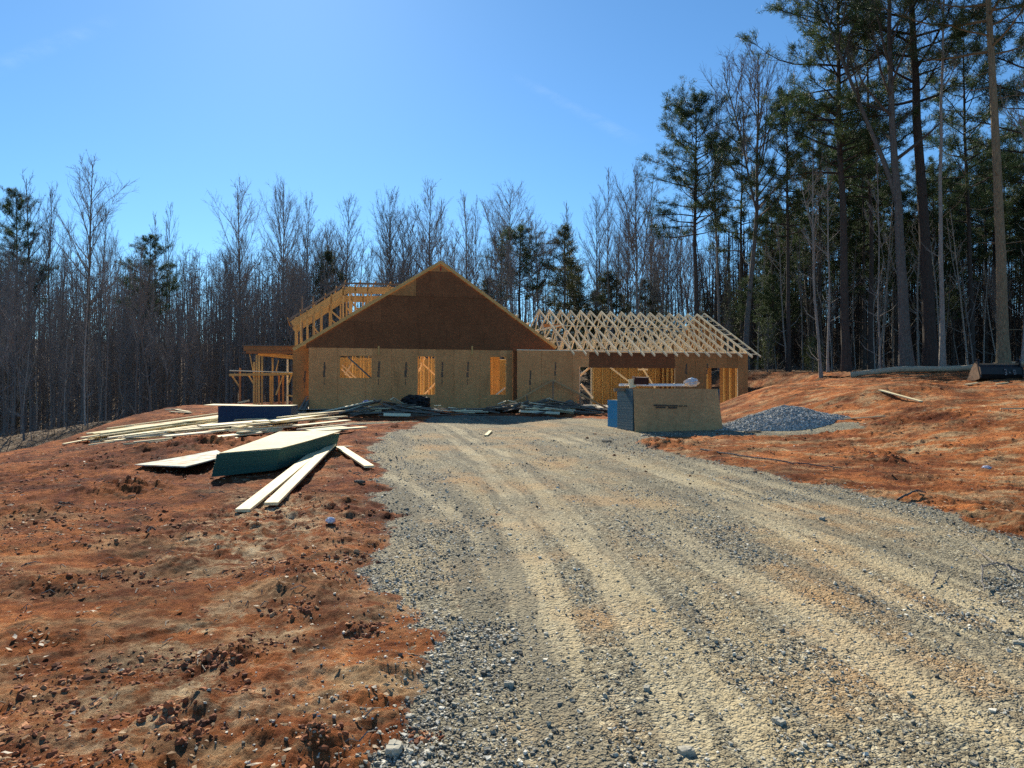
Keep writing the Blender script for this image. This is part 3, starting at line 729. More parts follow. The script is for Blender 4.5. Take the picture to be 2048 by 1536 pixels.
def gable_panels(s0, s1, za, zb_, mat, off):
    """staggered rows of panels, one mesh for the run"""
    mb = MB(); z = za; row = 0
    while z < min(zb_, apx[1]):
        z2 = min(z + 1.22, zb_); x = s0 - off - (1.22 if row % 2 else 0)
        while x < s1:
            x2 = min(x + 2.44, s1); a_ = max(x, s0)
            if x2 - a_ > .02:
                sv = np.unique(np.clip(np.concatenate([np.linspace(a_ + .003, x2 - .003, 9), [apx[0]]]), a_ + .003, x2 - .003)); V = []; Q = []
                for q in sv:
                    top = max(min(z2 - .005, gable_z(q)), z + .0005)
                    for dd in (-.004, .010): V += [HS(q, z, dd), HS(q, top, dd)]
                for i in range(len(sv) - 1):
                    o_ = i * 4; Q += [[o_, o_ + 4, o_ + 5, o_ + 1], [o_ + 2, o_ + 3, o_ + 7, o_ + 6], [o_ + 1, o_ + 5, o_ + 7, o_ + 3], [o_, o_ + 2, o_ + 6, o_ + 4]]
                if max(gable_z(sv[0]), gable_z(sv[-1]), gable_z(min(max(apx[0], sv[0]), sv[-1]))) > z: mb.add(V, Q)
            x += 2.44
        z = z2; row += 1
    return link('gable_wall', mb.mesh('gable_wall', mat), house, Matrix.Identity(4))
gable_panels(gA, gB, GZ0, zc1, M['osb_red'], .3)
gable_panels(sc1, gB, zc1 + .003, zt2, M['osb_red'], 0)
gable_panels(gA, sc1 - .004, zc1 + .003, zt2, M['osb_mid'], 0)
gable_panels(gA, gB, zt2 + .003, 99, M['osb_mid'], .6)
for o in col.objects:
    if o.name.startswith('gable_wall') and o.data.materials[0] is M['osb_mid']: o['label'] = 'lighter orange gable panel'
gable_piece('gable_light_block', gA + .02, gB - .02, GZ0 - .05, 98, M['osb_red'], .013, .03)  # unseen backing sheet, added to stop light leaking through the panel gaps
mb = MB(); s_, z_ = SZ(881, 537); mb.obox(HS(s_, z_, -.012), U * .035, Vv * .003, np.array([0, 0, .10])); link('printed_mark', mb.mesh('printed_mark', M['red_print']), house, Matrix.Identity(4))
# rake boards along the gable
for (a, b) in ((gl, apx), (apx, gr)):
    dz = .075
    p = HS(a[0] - (.30 if a is gl else 0), a[1] + dz - (.30 * (apx[1] - gl[1]) / (apx[0] - gl[0]) if a is gl else 0), -.06); q = HS(b[0], b[1] + dz, -.06)
    hbar('rake_board', p, q, .04, .14, 'stud')
# blocking ends showing on the lower right slope
for px, py in ((1035, 636), (1058, 652), (1078, 666), (1100, 682), (1012, 620), (990, 605), (968, 589), (945, 573), (920, 556)):
    s_, z_ = SZ(px, py); k = .30 if px > 1030 else .16
    hbar('blocking', HS(s_ - .02, z_ + .12, -.02 - (.12 if px > 1030 else 0)), HS(s_ - .02, z_ + .12, .55), .09, .045 if px <= 1030 else .09, 'truss')
# rafters behind the gable, no decking yet
for d in np.arange(.62, 9.6, 1.22):
    for a, b in ((gl, apx), (apx, gr)):
        if a is gl and 3.2 < d: continue
        hbar('rafter', HS(a[0], a[1] - .05, d), HS(b[0], b[1] - .05, d), .04, .18)
hbar('ridge_board', HS(apx[0], apx[1] - .05, .02), HS(apx[0], apx[1] - .05, 9.6), .045, .24)
# vertical bits nailed over the joint
for px in (757, 944):
    s_, z1 = SZ(px, 692); _, z0 = SZ(px, 710); hbar('nailer', HS(s_, z0, -.03), HS(s_, z1, -.03), .08, .03, 'stud', up=tuple(Vv))
# foundation and floor
mb = MB(); mb.obox(HS(10.4, (SLAB - .01 + .1) / 2, 4.7), U * 11.98, Vv * 4.68, np.array([0, 0, (SLAB - .01 - .1) / 2])); link('foundation', mb.mesh('foundation', M['block']), house, Matrix.Identity(4))
mb = MB(); mb.obox(HS(10.7, SLAB - .004, 4.3), U * 11.7, Vv * 5.03, np.array([0, 0, .006])); link('floor', mb.mesh('floor', M['slab']), house, Matrix.Identity(4))
# printed marks on the panels
def pmark(px, y0, y1, dep, flip=False):
    s_, z1 = SZ(px, y0, dep); _, z0 = SZ(px, y1, dep); mb = MB(); H = z1 - z0; r = random.Random(px)
    for lo, hi, wd in ((.62, 1.0, .062), (.36, .58, .075), (.05, .28, .022)):
        z = z0 + lo * H
        while z < z0 + hi * H:
            h = r.uniform(.025, .05)
            mb.obox(HS(s_ + r.uniform(-.008, .008) + (.03 if lo > .5 else 0) * (z - z0) / H, z + h / 2, dep - .0045), U * wd * r.uniform(.6, 1) / 2 * 1.6, Vv * .002, np.array([0, 0, h * .45])); z += h + .005
    link('printed_mark', mb.mesh('printed_mark', M['print_']), house, Matrix.Identity(4))
for px in (648, 757, 811, 884, 935): pmark(px, 724, 772, 0)
for px, a, b in ((1060, 742, 786), (1110, 726, 765), (1372, 728, 760), (1414, 728, 760)): pmark(px, a, b, DB)
pmark(609, 742, 778, .4)
# the wing: front wall with garage opening and doorway
zh = SZ(1250, 735, DB)[1]
GO = (SZ(1159, 735, DB)[0], SLAB, SZ(1352, 735, DB)[0], zh)
DO = (SZ(1413, 736, DB)[0], SLAB + .04, SZ(1476, 736, DB)[0], SZ(1440, 736, DB)[1])
hdr0, hdr1 = SZ(1178, 703, DB)[0], SZ(1350, 703, DB)[0]
c1 = [ws0] + [SZ(px, 700, DB)[0] for px in (1083, 1145)] + [hdr0]
sheath('front_wall', ws0, hdr0 - .003, SLAB, zb, DB, M['osb'], [GO], cols=c1, gap=.016, back=1)
sheath('header_panel', hdr0, hdr1, zh - .02, zb - .03, DB - .002, M['osb_red'], cols=[hdr0, SZ(1263, 700, DB)[0], hdr1])
c2 = [hdr1 + .003] + [SZ(px, 700, DB)[0] for px in (1391, 1433, 1455)] + [ws1]
sheath('front_wall', hdr1 + .003, ws1, SLAB, zb, DB, M['osb_mid'], [DO], cols=c2, gap=.016, back=1)
sheath('side_wall', DB + .02, 9.3, SLAB, zb, ws1 - .014, M['osb_mid'], [(2.0, 1.52, 2.9, 3.0)], ax='d')
# wing back wall, sheathed outside the studs, and gap at its left end
bw0 = SZ(1184, 740, 9.2)[0]
sheath('back_wall', bw0, ws1 - .02, SLAB, zb, 9.24, M['osb_lit_bay'])
for s_ in np.arange(bw0 + .05, ws1 - .1, .61): stud(HS(s_, SLAB, 9.15), HS(s_, zb - .04, 9.15))
stud(HS(bw0 - .05, SLAB, 9.18), HS(bw0 - .05, zb, 9.18), 'truss', .09)
for d in np.arange(.2, 9.1, .61):
    if 1.95 < d < 2.95: continue
    stud(HS(ws1 - .07, SLAB, d), HS(ws1 - .07, zb - .04, d), ax='d')
# wall between wing and block
sheath('inner_wall', .9, 6.4, SLAB, ZT, SZ(1180, 740, 3)[0] - 1.6, M['osb_lit'], ax='d')
# door jambs, plates
for px, ya, yb in ((1160, 735, 818), (1412, 736, 813), (1477, 736, 813), (1352, 736, 818)):
    s_ = SZ(px, ya, DB)[0]; hbar('jamb', HS(s_, SLAB, DB + .07), HS(s_, zh, DB + .07), .09, .04, 'truss', up=tuple(U))
hbar('sill_plate', HS(DO[0], SLAB + .02, DB + .07), HS(DO[2], SLAB + .02, DB + .07), .09, .04, 'truss')
hbar('sill_plate', HS(DO[0] - .1, SLAB + .10, DB - .35), HS(DO[2] + .1, SLAB - .12, DB - .30), .12, .04, 'board')
hbar('top_plate', HS(ws0, zb + .02, DB + .03), HS(ws1, zb + .02, DB + .03), .10, .04, 'truss')
hbar('top_plate', HS(ws0, zb + .02, 9.2), HS(ws1, zb + .02, 9.2), .10, .04, 'truss')
# diagonal braces seen inside the garage
for a, b, d0, d1 in (((1160, 752), (1183, 732), .2, .2), ((1162, 768), (1186, 796), .5, .5), ((1221, 735), (1262, 766), 3.5, 3.5), ((1280, 728), (1310, 776), 4.5, 4.5),
                     ((1372, 735), (1352, 772), 4, 4), ((1276, 739), (1296, 739), 4.4, 4.4), ((1366, 758), (1344, 770), 4.2, 4.2)):
    hbar('brace', HP(a[0], a[1], d0), HP(b[0], b[1], d1), .04, .09, 'truss')
# inside the block: stud partitions seen through the windows
for dd, s0, s1 in ((3.2, .2, 6.5), (4.6, 2.2, 9.3), (2.3, 7.4, 9.4)):
    st = .41 if dd != 2.4 else .2
    for s_ in np.arange(s0, s1, st):
        if NSTUD[0] < 98: stud(HS(s_, SLAB, dd), HS(s_, ZT - .05, dd))
    hbar('top_plate', HS(s0, ZT - .02, dd), HS(s1, ZT - .02, dd), .09, .06)
    hbar('bottom_plate', HS(s0, SLAB + .03, dd), HS(s1, SLAB + .03, dd), .09, .04)
sheath('back_wall', -.3, 13.0, SLAB, ZT, 9.3, M['osb_lit'])
sheath('partition', 7.3, 9.5, SLAB, ZT - .1, 2.47, M['osb_lit'])
sheath('side_wall', .45, 9.3, SLAB, ZT, -.28, M['osb_lit'], ax='d')
for a, b, d in (((690, 709), (744, 758), .12), ((684, 730), (716, 760), 1.6), ((683, 738), (706, 760), 1.5), ((706, 722), (690, 750), 1.4), ((846, 728), (872, 752), 1.2), ((850, 788), (872, 765), 1.2), ((836, 745), (850, 715), 1.3), ((992, 790), (1011, 775), .3)):
    hbar('brace', HP(*a, d), HP(*b, d), .03 if d < .2 else .04, .07, 'oldboard' if d == .12 else 'truss')
for px in (836, 845, 858): s_, _ = SZ(px, 720, .6); hbar('brace', HS(s_, SLAB, .6), HS(s_, ZT, .6), .09, .04, 'stud', up=tuple(U))
# window framing: sill, jambs, head just behind the sheathing
for (a, b, c, d) in (W1, W2, W3):
    fr = MB()
    for p, q in (((a, b), (c, b)), ((a, d), (c, d))): fr.bar(HS(p[0], p[1], .065), HS(q[0], q[1], .065), .09, .038)
    for s_ in (a, c): fr.bar(HS(s_, b + .02, .065), HS(s_, d - .02, .065), .09, .038, up=tuple(U))
    link('window_frame', fr.mesh('window_frame', M['stud']), house, Matrix.Identity(4))

# trusses over the wing
DPK = 4.4; zpk = 6.22; dfe = DB - .5; dbe = 2 * DPK - dfe; slp = (zpk - zb - .06) / (DPK - DB)
def truss_mesh():
    mb = MB(); e = .038; hh = .09
    def B(d0, z0, d1, z1, w2=hh): mb.bar((0, d0, z0), (0, d1, z1), e, w2, up=(0, 0, 1))
    zt = lambda d: zpk - slp * abs(d - DPK)
    B(dfe, zt(dfe), DPK, zpk - .045, .105); B(DPK, zpk - .045, dbe, zt(dbe), .105)
    zbc = zb + .09; B(DB, zbc, 2 * DPK - DB, zbc)
    half = DPK - DB
    for sg in (-1, 1):
        a = DPK + sg * half * .5; c = DPK + sg * half * .34; f = DPK + sg * half * .68
        B(DPK, zpk - .1, c, zbc + .04, .065); B(a, zt(a) - .08, c, zbc + .04, .065); B(a, zt(a) - .08, f, zbc + .04, .065)
        g = DPK + sg * half * .76; B(g, zt(g) - .08, f, zbc + .04, .065)
    return mb.mesh('truss', M['truss'])
tm_ = truss_mesh(); s = 12.25; k = 0
RH = Matrix.Rotation(TH, 4, 'Z')
while s < ws1 - .35:
    o = link('truss', tm_, house, Matrix.Translation(Vector(HS(s + rnd.uniform(-.02, .02), 0, 0))) @ RH @ Matrix.Rotation(rnd.uniform(-.006, .006), 4, 'Y')); s += .60; k += 1
# end truss: gable framing with studs, then the overhanging ladder
mb = MB(); zt = lambda d: zpk - slp * abs(d - DPK)
mb.bar((0, dfe, zt(dfe)), (0, DPK, zpk - .045), .04, .11); mb.bar((0, DPK, zpk - .045), (0, dbe, zt(dbe)), .04, .11); mb.bar((0, DB, zb + .09), (0, 2 * DPK - DB, zb + .09), .04, .09)
for d in np.arange(DB + .6, 2 * DPK - DB, .61): mb.bar((0, d, zb + .1), (0, d, zt(d) - .06), .04, .09, up=(1, 0, 0))
link('end_truss', mb.mesh('end_truss', M['truss']), house, Matrix.Translation(Vector(HS(ws1 - .06, 0, 0))) @ RH)
mb = MB(); cols_ = np.arange(1.5, 8.4, 1.22)
for a in cols_:
    n_ = 6; V = []; Q = []
    for i in range(n_ + 1):
        d = a + .02 + (1.16) * i / n_; V += [(0, d, zb + .14), (0, d, max(zb + .15, zt(d) - .16)), (.012, d, zb + .14), (.012, d, max(zb + .15, zt(d) - .16))]
    for i in range(n_): o_ = 4 * i; Q += [[o_, o_ + 1, o_ + 5, o_ + 4], [o_ + 2, o_ + 6, o_ + 7, o_ + 3], [o_ + 1, o_ + 3, o_ + 7, o_ + 5]]
    mb.add(V, Q)
link('gable_panel', mb.mesh('gable_panel', M['osb_mid']), house, Matrix.Translation(Vector(HS(ws1 - .03, 0, 0))) @ RH)
for sg, (d0, d1) in enumerate(((dfe, DPK), (DPK, dbe))):
    hbar('barge_board', HS(ws1 + .42, zt(d0) + .02, d0), HS(ws1 + .42, zt(d1) + .02, d1), .04, .09, 'truss')
for d in np.arange(dfe + .3, DPK, .61): hbar('lookout', HS(ws1 - .04, zt(d) + .01, d), HS(ws1 + .40, zt(d) + .01, d), .038, .05, 'truss')
dl = 2.0; hbar('purlin', HS(12.6, zt(dl) + .07, dl), HS(ws1 - .5, zt(dl) + .07, dl), .09, .04, 'truss')
hbar('purlin', HS(12.6, zt(dl) + .07, dl), HS(10.8, zt(dl) - .35, dl + .1), .04, .09, 'truss')
for d_, z_ in ((3.0, zb + .16), (5.8, zb + .16), (6.3, zt(6.3) - .7)): hbar('purlin', HS(12.3, z_, d_), HS(ws1 - .2, z_, d_), .09, .04, 'truss')
hbar('brace', HS(12.4, zpk - .9, DPK + .1), HS(13.6, zpk - .9, DPK + .1), .04, .2, 'beam')
for k_ in range(3): hbar('brace', HS(19.2 + k_, zb + .2, 6 - k_ * .3), HS(20.6 + k_ * .5, zb + 1.5, 5.5 - k_ * .5), .04, .09, 'truss')

# the upper frame rising behind the left slope
D1 = 3.4
for dep, f in ((D1, 1.0), (D1 + 3.6, 0)):
    off = (dep - D1)
    def Q2(px, py):
        p = HP(px, py, D1); return p + Vv * off
    top = [Q2(575, 641), Q2(690, 566), Q2(830, 569)]
    hbar('upper_rafter', top[0], top[1], .05, .10, 'oldboard'); hbar('upper_rafter', top[1], top[2], .05, .09, 'oldboard')
    hbar('upper_header', Q2(584, 649), Q2(690, 581), .05, .34, 'stud'); hbar('upper_header', Q2(690, 580), Q2(822, 581), .05, .34, 'stud')
    for px, ya, yb in ((591, 634, 692), (601, 634, 688), (614, 620, 690), (628, 608, 678), (643, 612, 668), (662, 588, 656), (686, 574, 640), (699, 572, 628), (710, 570, 620), (735, 569, 618), (742, 582, 612), (780, 572, 592)):
        hbar('upper_stud', Q2(px, yb), Q2(px, ya), .05 if px not in (601, 643) else .15, .09, 'stud', up=tuple(U))
    hbar('upper_plate', Q2(618, 686), Q2(722, 617), .05, .18, 'stud')
    for a, b in (((625, 652), (656, 690)), ((662, 622), (694, 650)), ((700, 600), (722, 628))): hbar('upper_brace', Q2(*a), Q2(*b), .04, .08, 'stud')
for px, py in ((575, 641), (600, 625), (625, 609), (650, 592), (672, 578), (690, 566), (720, 567), (750, 568), (780, 569), (808, 570)):
    p = HP(px, py, D1) + np.array([0, 0, .09]); hbar('upper_joist', p - Vv * .3, p + Vv * 3.9, .04, .07, 'stud')
for px in (604, 626): s_ = HP(px, 640, D1 + 2); hbar('upper_stud', s_ - [0, 0, .9], s_ + [0, 0, 1.25], .04, .09, 'oldboard', up=tuple(U))
# porch frame at the left
D2 = 4.0
pb = lambda nm, a, b, w_, h_, mat, d=D2: hbar(nm, HP(a[0], a[1], d), HP(b[0], b[1], d), w_, h_, mat)
pb('porch_beam', (487, 697), (590, 696), .12, .24, 'beam'); pb('porch_beam', (492, 704), (590, 705), .12, .14, 'beam', D2 - .15)
pb('porch_beam', (516, 707), (590, 715), .10, .2, 'stud', D2 + .6); pb('porch_beam', (484, 691), (590, 692), .2, .04, 'oldboard'); pb('porch_beam', (484, 705), (520, 706), .2, .04, 'oldboard')
for px, ya, yb, w_, mt in ((508, 724, 806, .16, 'stud'), (513, 709, 806, .07, 'stud'), (518, 710, 806, .10, 'stud'), (524, 712, 805, .09, 'stud'), (541, 748, 805, .10, 'stud'), (545, 716, 805, .12, 'stud'), (558, 748, 803, .07, 'beam'), (566, 748, 803, .07, 'beam'), (575, 718, 803, .03, 'truss'), (480, 736, 806, .09, 'beam')):
    hbar('post', HP(px, yb + 8, D2 + (.3 if px > 540 else 0)), HP(px, ya, D2 + (.3 if px > 540 else 0)), w_, .09, mt, up=tuple(U))
pb('rail', (458, 750), (590, 748), .09, .12, 'stud', D2 - .2); pb('rail', (459, 741), (590, 745), .05, .05, 'truss', D2 - .3)
for a, b in (((464, 752), (480, 775)), ((497, 750), (506, 766)), ((499, 708), (506, 742)), ((557, 720), (552, 742)), ((566, 752), (552, 790)), ((583, 750), (576, 770)), ((574, 790), (588, 793))):
    pb('brace', a, b, .04, .07, 'stud')
sheath('porch_deck', -5.2, -.7, .55, .75, 3.2, M['block'], cols=[-5.2, -.7])

# ---------------------------------------------------------------- truss left leaning against the wing wall
t = empty('spare_truss', tuple(HS(12, .6, DB - .5))); tag(t, 'unused timber roof truss standing upright against the wall beside the garage opening', 'truss')
dq = DB - .35
for nm, a, b in (('chord', (1106, 760), (1040, 797)), ('chord', (1106, 760), (1232, 826)), ('chord', (1000, 816), (1236, 828)), ('web', (1106, 762), (1106, 822)), ('web', (1054, 790), (1054, 818)), ('chord', (1040, 797), (1000, 817)), ('web', (1160, 790), (1160, 822))):
    board_obj(nm, HP(a[0], a[1], dq), HP(b[0], b[1], dq), .05, .09, M['oldboard'] if nm == 'web' else M['osb_weather'], t)
# boards leaning in the corner at the left
for i, (a, b) in enumerate((((593, 828), (615, 792)), ((598, 832), (616, 796)), ((603, 834), (617, 800)), ((608, 833), (617, 806)))):
    p = HP(a[0], a[1], -.9); q = HP(b[0], b[1], .38 if b[0] < 617 else -.03)
    p[2] = float(surf(p[0], p[1])[0]) + .02
    o = board_obj('board', p, q, .09, .038, M['oldboard'])
    tag(o, 'grey offcut board leaning against the left corner of the front wall', 'board', 'boards leaning in the house corner')

# ---------------------------------------------------------------- scrap heap at the foot of the front wall
r2 = random.Random(5)
def heap(s_, d_):
    h = .72 * math.exp(-((s_ - 3.2) / 1.9) ** 2 - ((d_ + 3.0) / 1.1) ** 2) + .50 * math.exp(-((s_ - 10.5) / 2.2) ** 2 - ((d_ + 2.2) / 1.0) ** 2) + .22 * math.exp(-((d_ + 1.9) / 1.0) ** 2)
    return h
for i in range(135):
    big = i < 46
    if big: cs, cd_ = r2.gauss(3.2, 1.5), r2.gauss(-3.4, .7)
    elif i < 95: cs, cd_ = r2.gauss(10.3, 1.4), r2.gauss(-2.3, .6)
    else: cs, cd_ = r2.uniform(1.5, 12.6), r2.gauss(-2.0, .7)
    cd_ = min(cd_, -.9); L = r2.choice((.5, .8, 1.2, 1.8, 2.4)) * (1.35 if big else 1)
    an = r2.gauss(0, .38) if r2.random() < .75 else r2.uniform(-1.4, 1.4)
    if big: an = r2.gauss(-.1 if cs > 3.2 else .2, .22)
    c_ = np.array([cs, cd_]); e = np.array([math.cos(an), math.sin(an)]) * L / 2; ps = []
    for sg in (-1, 1):
        ss_, dd_ = c_ + sg * e; dd_ = min(dd_, -.15 + DB * (ss_ > 9.3)); p = HS(ss_, 0, dd_)
        p[2] = float(macro(p[0], p[1])) + .03 + heap(ss_, dd_) * r2.uniform(.35, 1.05); ps.append(p)
    o = board_obj('scrap_board', ps[0], ps[1], r2.choice((.09, .09, .14, .19)), .038, M['oldboard'] if r2.random() < .8 else M['truss'], roll=r2.gauss(0, .35))
    dk = o.data.materials[0] is M['oldboard']; mx_ = (ps[0] + ps[1]) / 2; sx_ = float((mx_ - A0) @ U)
    wh = 'left hump' if sx_ < 3 else 'part below the tarp' if sx_ < 5.4 else 'low middle stretch' if sx_ < 8.6 else 'right hump' if sx_ < 11 else 'right end'
    tag(o, '%s %s offcut in the %s of scrap under the front wall' % ('long' if L > 1.9 else 'middling' if L > 1 else 'short', 'grey' if dk else 'pale', wh), 'board', 'scrap lumber heaped under the front wall')
def lumpy(name, c, rad, mat, label, cat, seed=1, amp=.35, group=None, freq=2.2):
    v, f = ico(4); n1 = fbm(v[:, 0] * freq + seed, v[:, 1] * freq + v[:, 2] * 1.7 * freq, 5, seed, .6); v = v * (1 + amp * n1[:, None]) * np.array(rad)
    o = link(name, mesh_np(name, v, f, mat, False)); o.location = tuple(c); tag(o, label, cat, group); return o
tp = HP(831, 803, -1.8); lumpy('tarp', (tp[0], tp[1], tp[2] - .05), (.62, .35, .34), M['tarp'], 'crumpled black plastic sheet dumped on the scrap lumber below the middle window', 'tarp', 3)
tp = HP(733, 806, -2.6); lumpy('wrapper', tp, (.16, .12, .12), M['bluebag'], 'crumpled blue wrapper on the peak of the scrap heap', 'wrapper', 9)
tp = HP(1139, 806, -1.7); lumpy('paper_bag', tp, (.22, .16, .14), M['oldboard'], 'grey crumpled paper bag on the scrap left of the garage opening', 'paper bag', 12)
# sunlit pale offcuts that catch light
for i, (a, b) in enumerate((((700, 820), (720, 814)), ((736, 812), (744, 814)), ((995, 808), (1012, 802)), ((1016, 801), (1034, 805)), ((1022, 813), (1032, 810)), ((1038, 805), (1046, 806)), ((868, 811), (882, 811)))):
    d_ = -3.3 if i < 2 else -2.2
    p, q = HP(a[0], a[1], d_), HP(b[0], b[1], d_)
    tag(board_obj('offcut', p, q, .1, .04, M['truss']), 'short pale offcut lying on top of the dark scrap heap', 'board', 'pale offcuts on the scrap heap')

# ---------------------------------------------------------------- lumber pile at the left
r3 = random.Random(9)
a0 = G(205, 886)[:2]; b0 = G(478, 846)[:2]; ld = (b0 - a0) / np.linalg.norm(b0 - a0); lc = np.array([ld[1], -ld[0]])
def lay(c, L, ang, z, wd, th, mat, lab, grp):
    e = np.array([ld[0] * math.cos(ang) - ld[1] * math.sin(ang), ld[0] * math.sin(ang) + ld[1] * math.cos(ang)]) * L / 2
    p = np.array([*(c - e), 0.0]); q = np.array([*(c + e), 0.0]); g0 = float(macro(*p[:2])); g1 = float(macro(*q[:2]))
    p[2] = g0 + z; q[2] = g1 + z
    return tag(board_obj('board', p, q, wd, th, mat), lab, 'board', grp)
mid_ = (a0 + b0) / 2
WHERE = ('topmost', 'upper', 'middle', 'lower')
for layer in range(5):
    for k in range(6 - layer // 2):
        c = mid_ - lc * (1.55 - (k + layer * .4) * .285) + ld * (r3.gauss(.1, .22))
        lay(c, 4.88 * r3.choice((1, 1, 1.05, .88)), r3.gauss(0, .016), .06 + layer * .062 + r3.uniform(0, .012), .27, .042, M['board'] if layer > 2 or k > 3 else r3.choice((M['truss'], M['oldboard'], M['board'])), 'long wide board in the %s part of the high back stack of the lumber pile' % WHERE[min(3, 4 - layer)], 'boards in the high stack of the lumber pile')
for layer in range(3):
    for k in range(6 - layer):
        c = mid_ + lc * (.30 + k * .29 + layer * .16) + ld * (r3.gauss(.4, .35))
        lay(c, 4.9 * r3.choice((1, .95, .8)), r3.gauss(.01, .035), .05 + layer * .055, .24, .04, r3.choice((M['board'], M['board'], M['truss'])), 'long pale board in the %s layer of the low front row of the lumber pile' % ('bottom', 'middle', 'top')[layer], 'boards in the low front row of the lumber pile')
lumber_px = [((128, 891), (200, 877), .14, .05, 'broad pale board sticking out beyond the far left end of the lumber pile'), ((178, 893), (230, 886), .09, .04, 'short narrow board end lying left of the lumber pile'),
             ((250, 892), (330, 887), .11, .05, 'short board lying on the clay in front of the lumber pile'), ((268, 892), (345, 884), .14, .09, 'short board crossing a lower one in front of the lumber pile'),
             ((422, 896), (472, 880), .14, .05, 'short pale board lying between the muddy sheet and the lumber pile')]
for a, b, wd, dz, lab in lumber_px: tag(board_obj('board', G(*a, dz), G(*b, dz), wd, .038, M['board']), lab, 'board')
xb = [((228, 889), (505, 862), .06), ((240, 880), (540, 856), .12), ((300, 892), (560, 868), .04), ((215, 876), (455, 842), .30), ((330, 884), (590, 858), .10), ((225, 872), (470, 850), .24), ((380, 888), (520, 872), .05), ((250, 886), (480, 870), .10), ((290, 870), (520, 848), .2), ((340, 876), (610, 852), .14), ((400, 868), (600, 850), .18), ((210, 882), (330, 870), .12)]
for i, (a, b, dz) in enumerate(xb):
    p, q = G(a[0], a[1]), G(b[0], b[1]); p[2] += dz + .04; q[2] += dz + .05
    d_ = (q - p) / np.linalg.norm(q - p); q = p + d_ * min(np.linalg.norm(q - p), 5.2)
    tag(board_obj('board', p, q, .22, .04, M['truss'] if i % 3 == 1 else M['board'], roll=r3.gauss(0, .08)), 'wide pale board lying loose across the front of the lumber pile', 'board', 'loose boards across the front of the lumber pile')
fanb = [((480, 862), (640, 845), .1), ((520, 866), (664, 844), .14), ((470, 858), (655, 848), .18), ((500, 872), (690, 848), .2), ((545, 868), (672, 842), .24), ((590, 868), (697, 852), .12), ((600, 872), (702, 858), .08), ((520, 855), (610, 843), .1),
        ((470, 866), (560, 852), .06), ((455, 870), (580, 858), .05), ((610, 872), (690, 862), .05), ((620, 874), (730, 862), .05), ((465, 875), (600, 862), .08), ((510, 862), (672, 852), .16), ((480, 876), (560, 866), .05), ((540, 850), (668, 838), .2), ((560, 860), (686, 840), .27)]
for i, (a, b, dz) in enumerate(fanb):
    p, q = G(a[0], a[1]), G(b[0], b[1]); p[2] += dz + .10; q[2] += dz + .06
    tag(board_obj('board', p, q, .21, .04, M['board'] if i % 6 else M['truss'], roll=r3.gauss(0, .08)), 'yellow board in the fanned heap behind the green edged sheet stack', 'board', 'boards fanned out behind the green stack')
tag(board_obj('board', G(690, 850, .06), G(838, 846, .05), .09, .038, M['board']), 'long thin board lying along the front of the scrap heap', 'board')
tag(board_obj('board', G(640, 852, .03), G(800, 848, .03), .09, .038, M['truss']), 'second long thin board half under the first in front of the scrap heap', 'board')
# ladder-like board pair in front
tag(board_obj('plank', GS(486, 1024, .05), GS(643, 912, .12), .19, .04, M['board']), 'longest pale plank lying on the clay, slanting up to the green stack', 'plank')
tag(board_obj('plank', GS(543, 1014, .05), GS(664, 907, .14), .185, .04, M['board']), 'pale plank lying close beside the longest one, its near end set back', 'plank')
tag(board_obj('plank', GS(680, 905, .08), GS(739, 944, .05), .18, .04, M['board']), 'short pale plank resting its lower end on the edge of the gravel', 'plank')
tag(board_obj('plank', GS(650, 908, .10), GS(702, 898, .05), .12, .02, M['truss']), 'thin strip of sheet poking out under the right end of the green stack', 'plank')
for a, b, lab in (((622, 822), (672, 824), ''), ((331, 822), (362, 820), 'one'), ((340, 826), (384, 828), 'two'), ((352, 822), (380, 826), 'three')):
    if lab: tag(board_obj('offcut', G(a[0], a[1], .06), G(b[0], b[1], .05), .14, .04, M['board']), 'pale offcut in the little heap on the rise left of the blue stack', 'board', 'offcuts on the rise left of the blue stack')
for a, b, lab, wd in (((1760, 783), (1842, 806), 'curved pale board lying on the red bank above the gravel pile', .16), ((1690, 841), (1768, 839), 'pale strip of wood lying right of the gravel pile', .10),
                      ((1950, 762), (2015, 758), 'thin pale slat just in front of the black bucket', .08), ((1930, 772), (1955, 770), 'short pale slat left of and below the black bucket', .08), ((1992, 771), (2016, 769), 'short pale slat below the right half of the bucket', .08),
                      ((1498, 862), (1545, 858), 'weathered plank lying in front of the gravel pile', .14), ((1490, 868), (1520, 866), 'grey scrap of board at the left end of the weathered plank', .12), ((1336, 863), (1372, 862), 'small yellow block of wood in front of the leaning panel', .2),
                      ((2000, 818), (2048, 817), 'faint pale lath on the orange clay at the right edge', .08), ((972, 874), (981, 866), 'small pale offcut standing out on the lane below the house', .10), ((1205, 887), (1222, 886), 'thin brown stick on the lane left of the sheet stack', .05)):
    tag(board_obj('offcut', GS(a[0], a[1], .03), GS(b[0], b[1], .03), wd, .035, M['oldboard'] if ('weathered' in lab or 'grey' in lab or 'brown' in lab) else M['board']), lab, 'board')
tag(board_obj('offcut', GS(1541, 859, .02), GS(1541, 851, .17), .16, .04, M['oldboard'], up=(1, 0, 0)), 'short grey block standing on end beside the weathered plank', 'board')

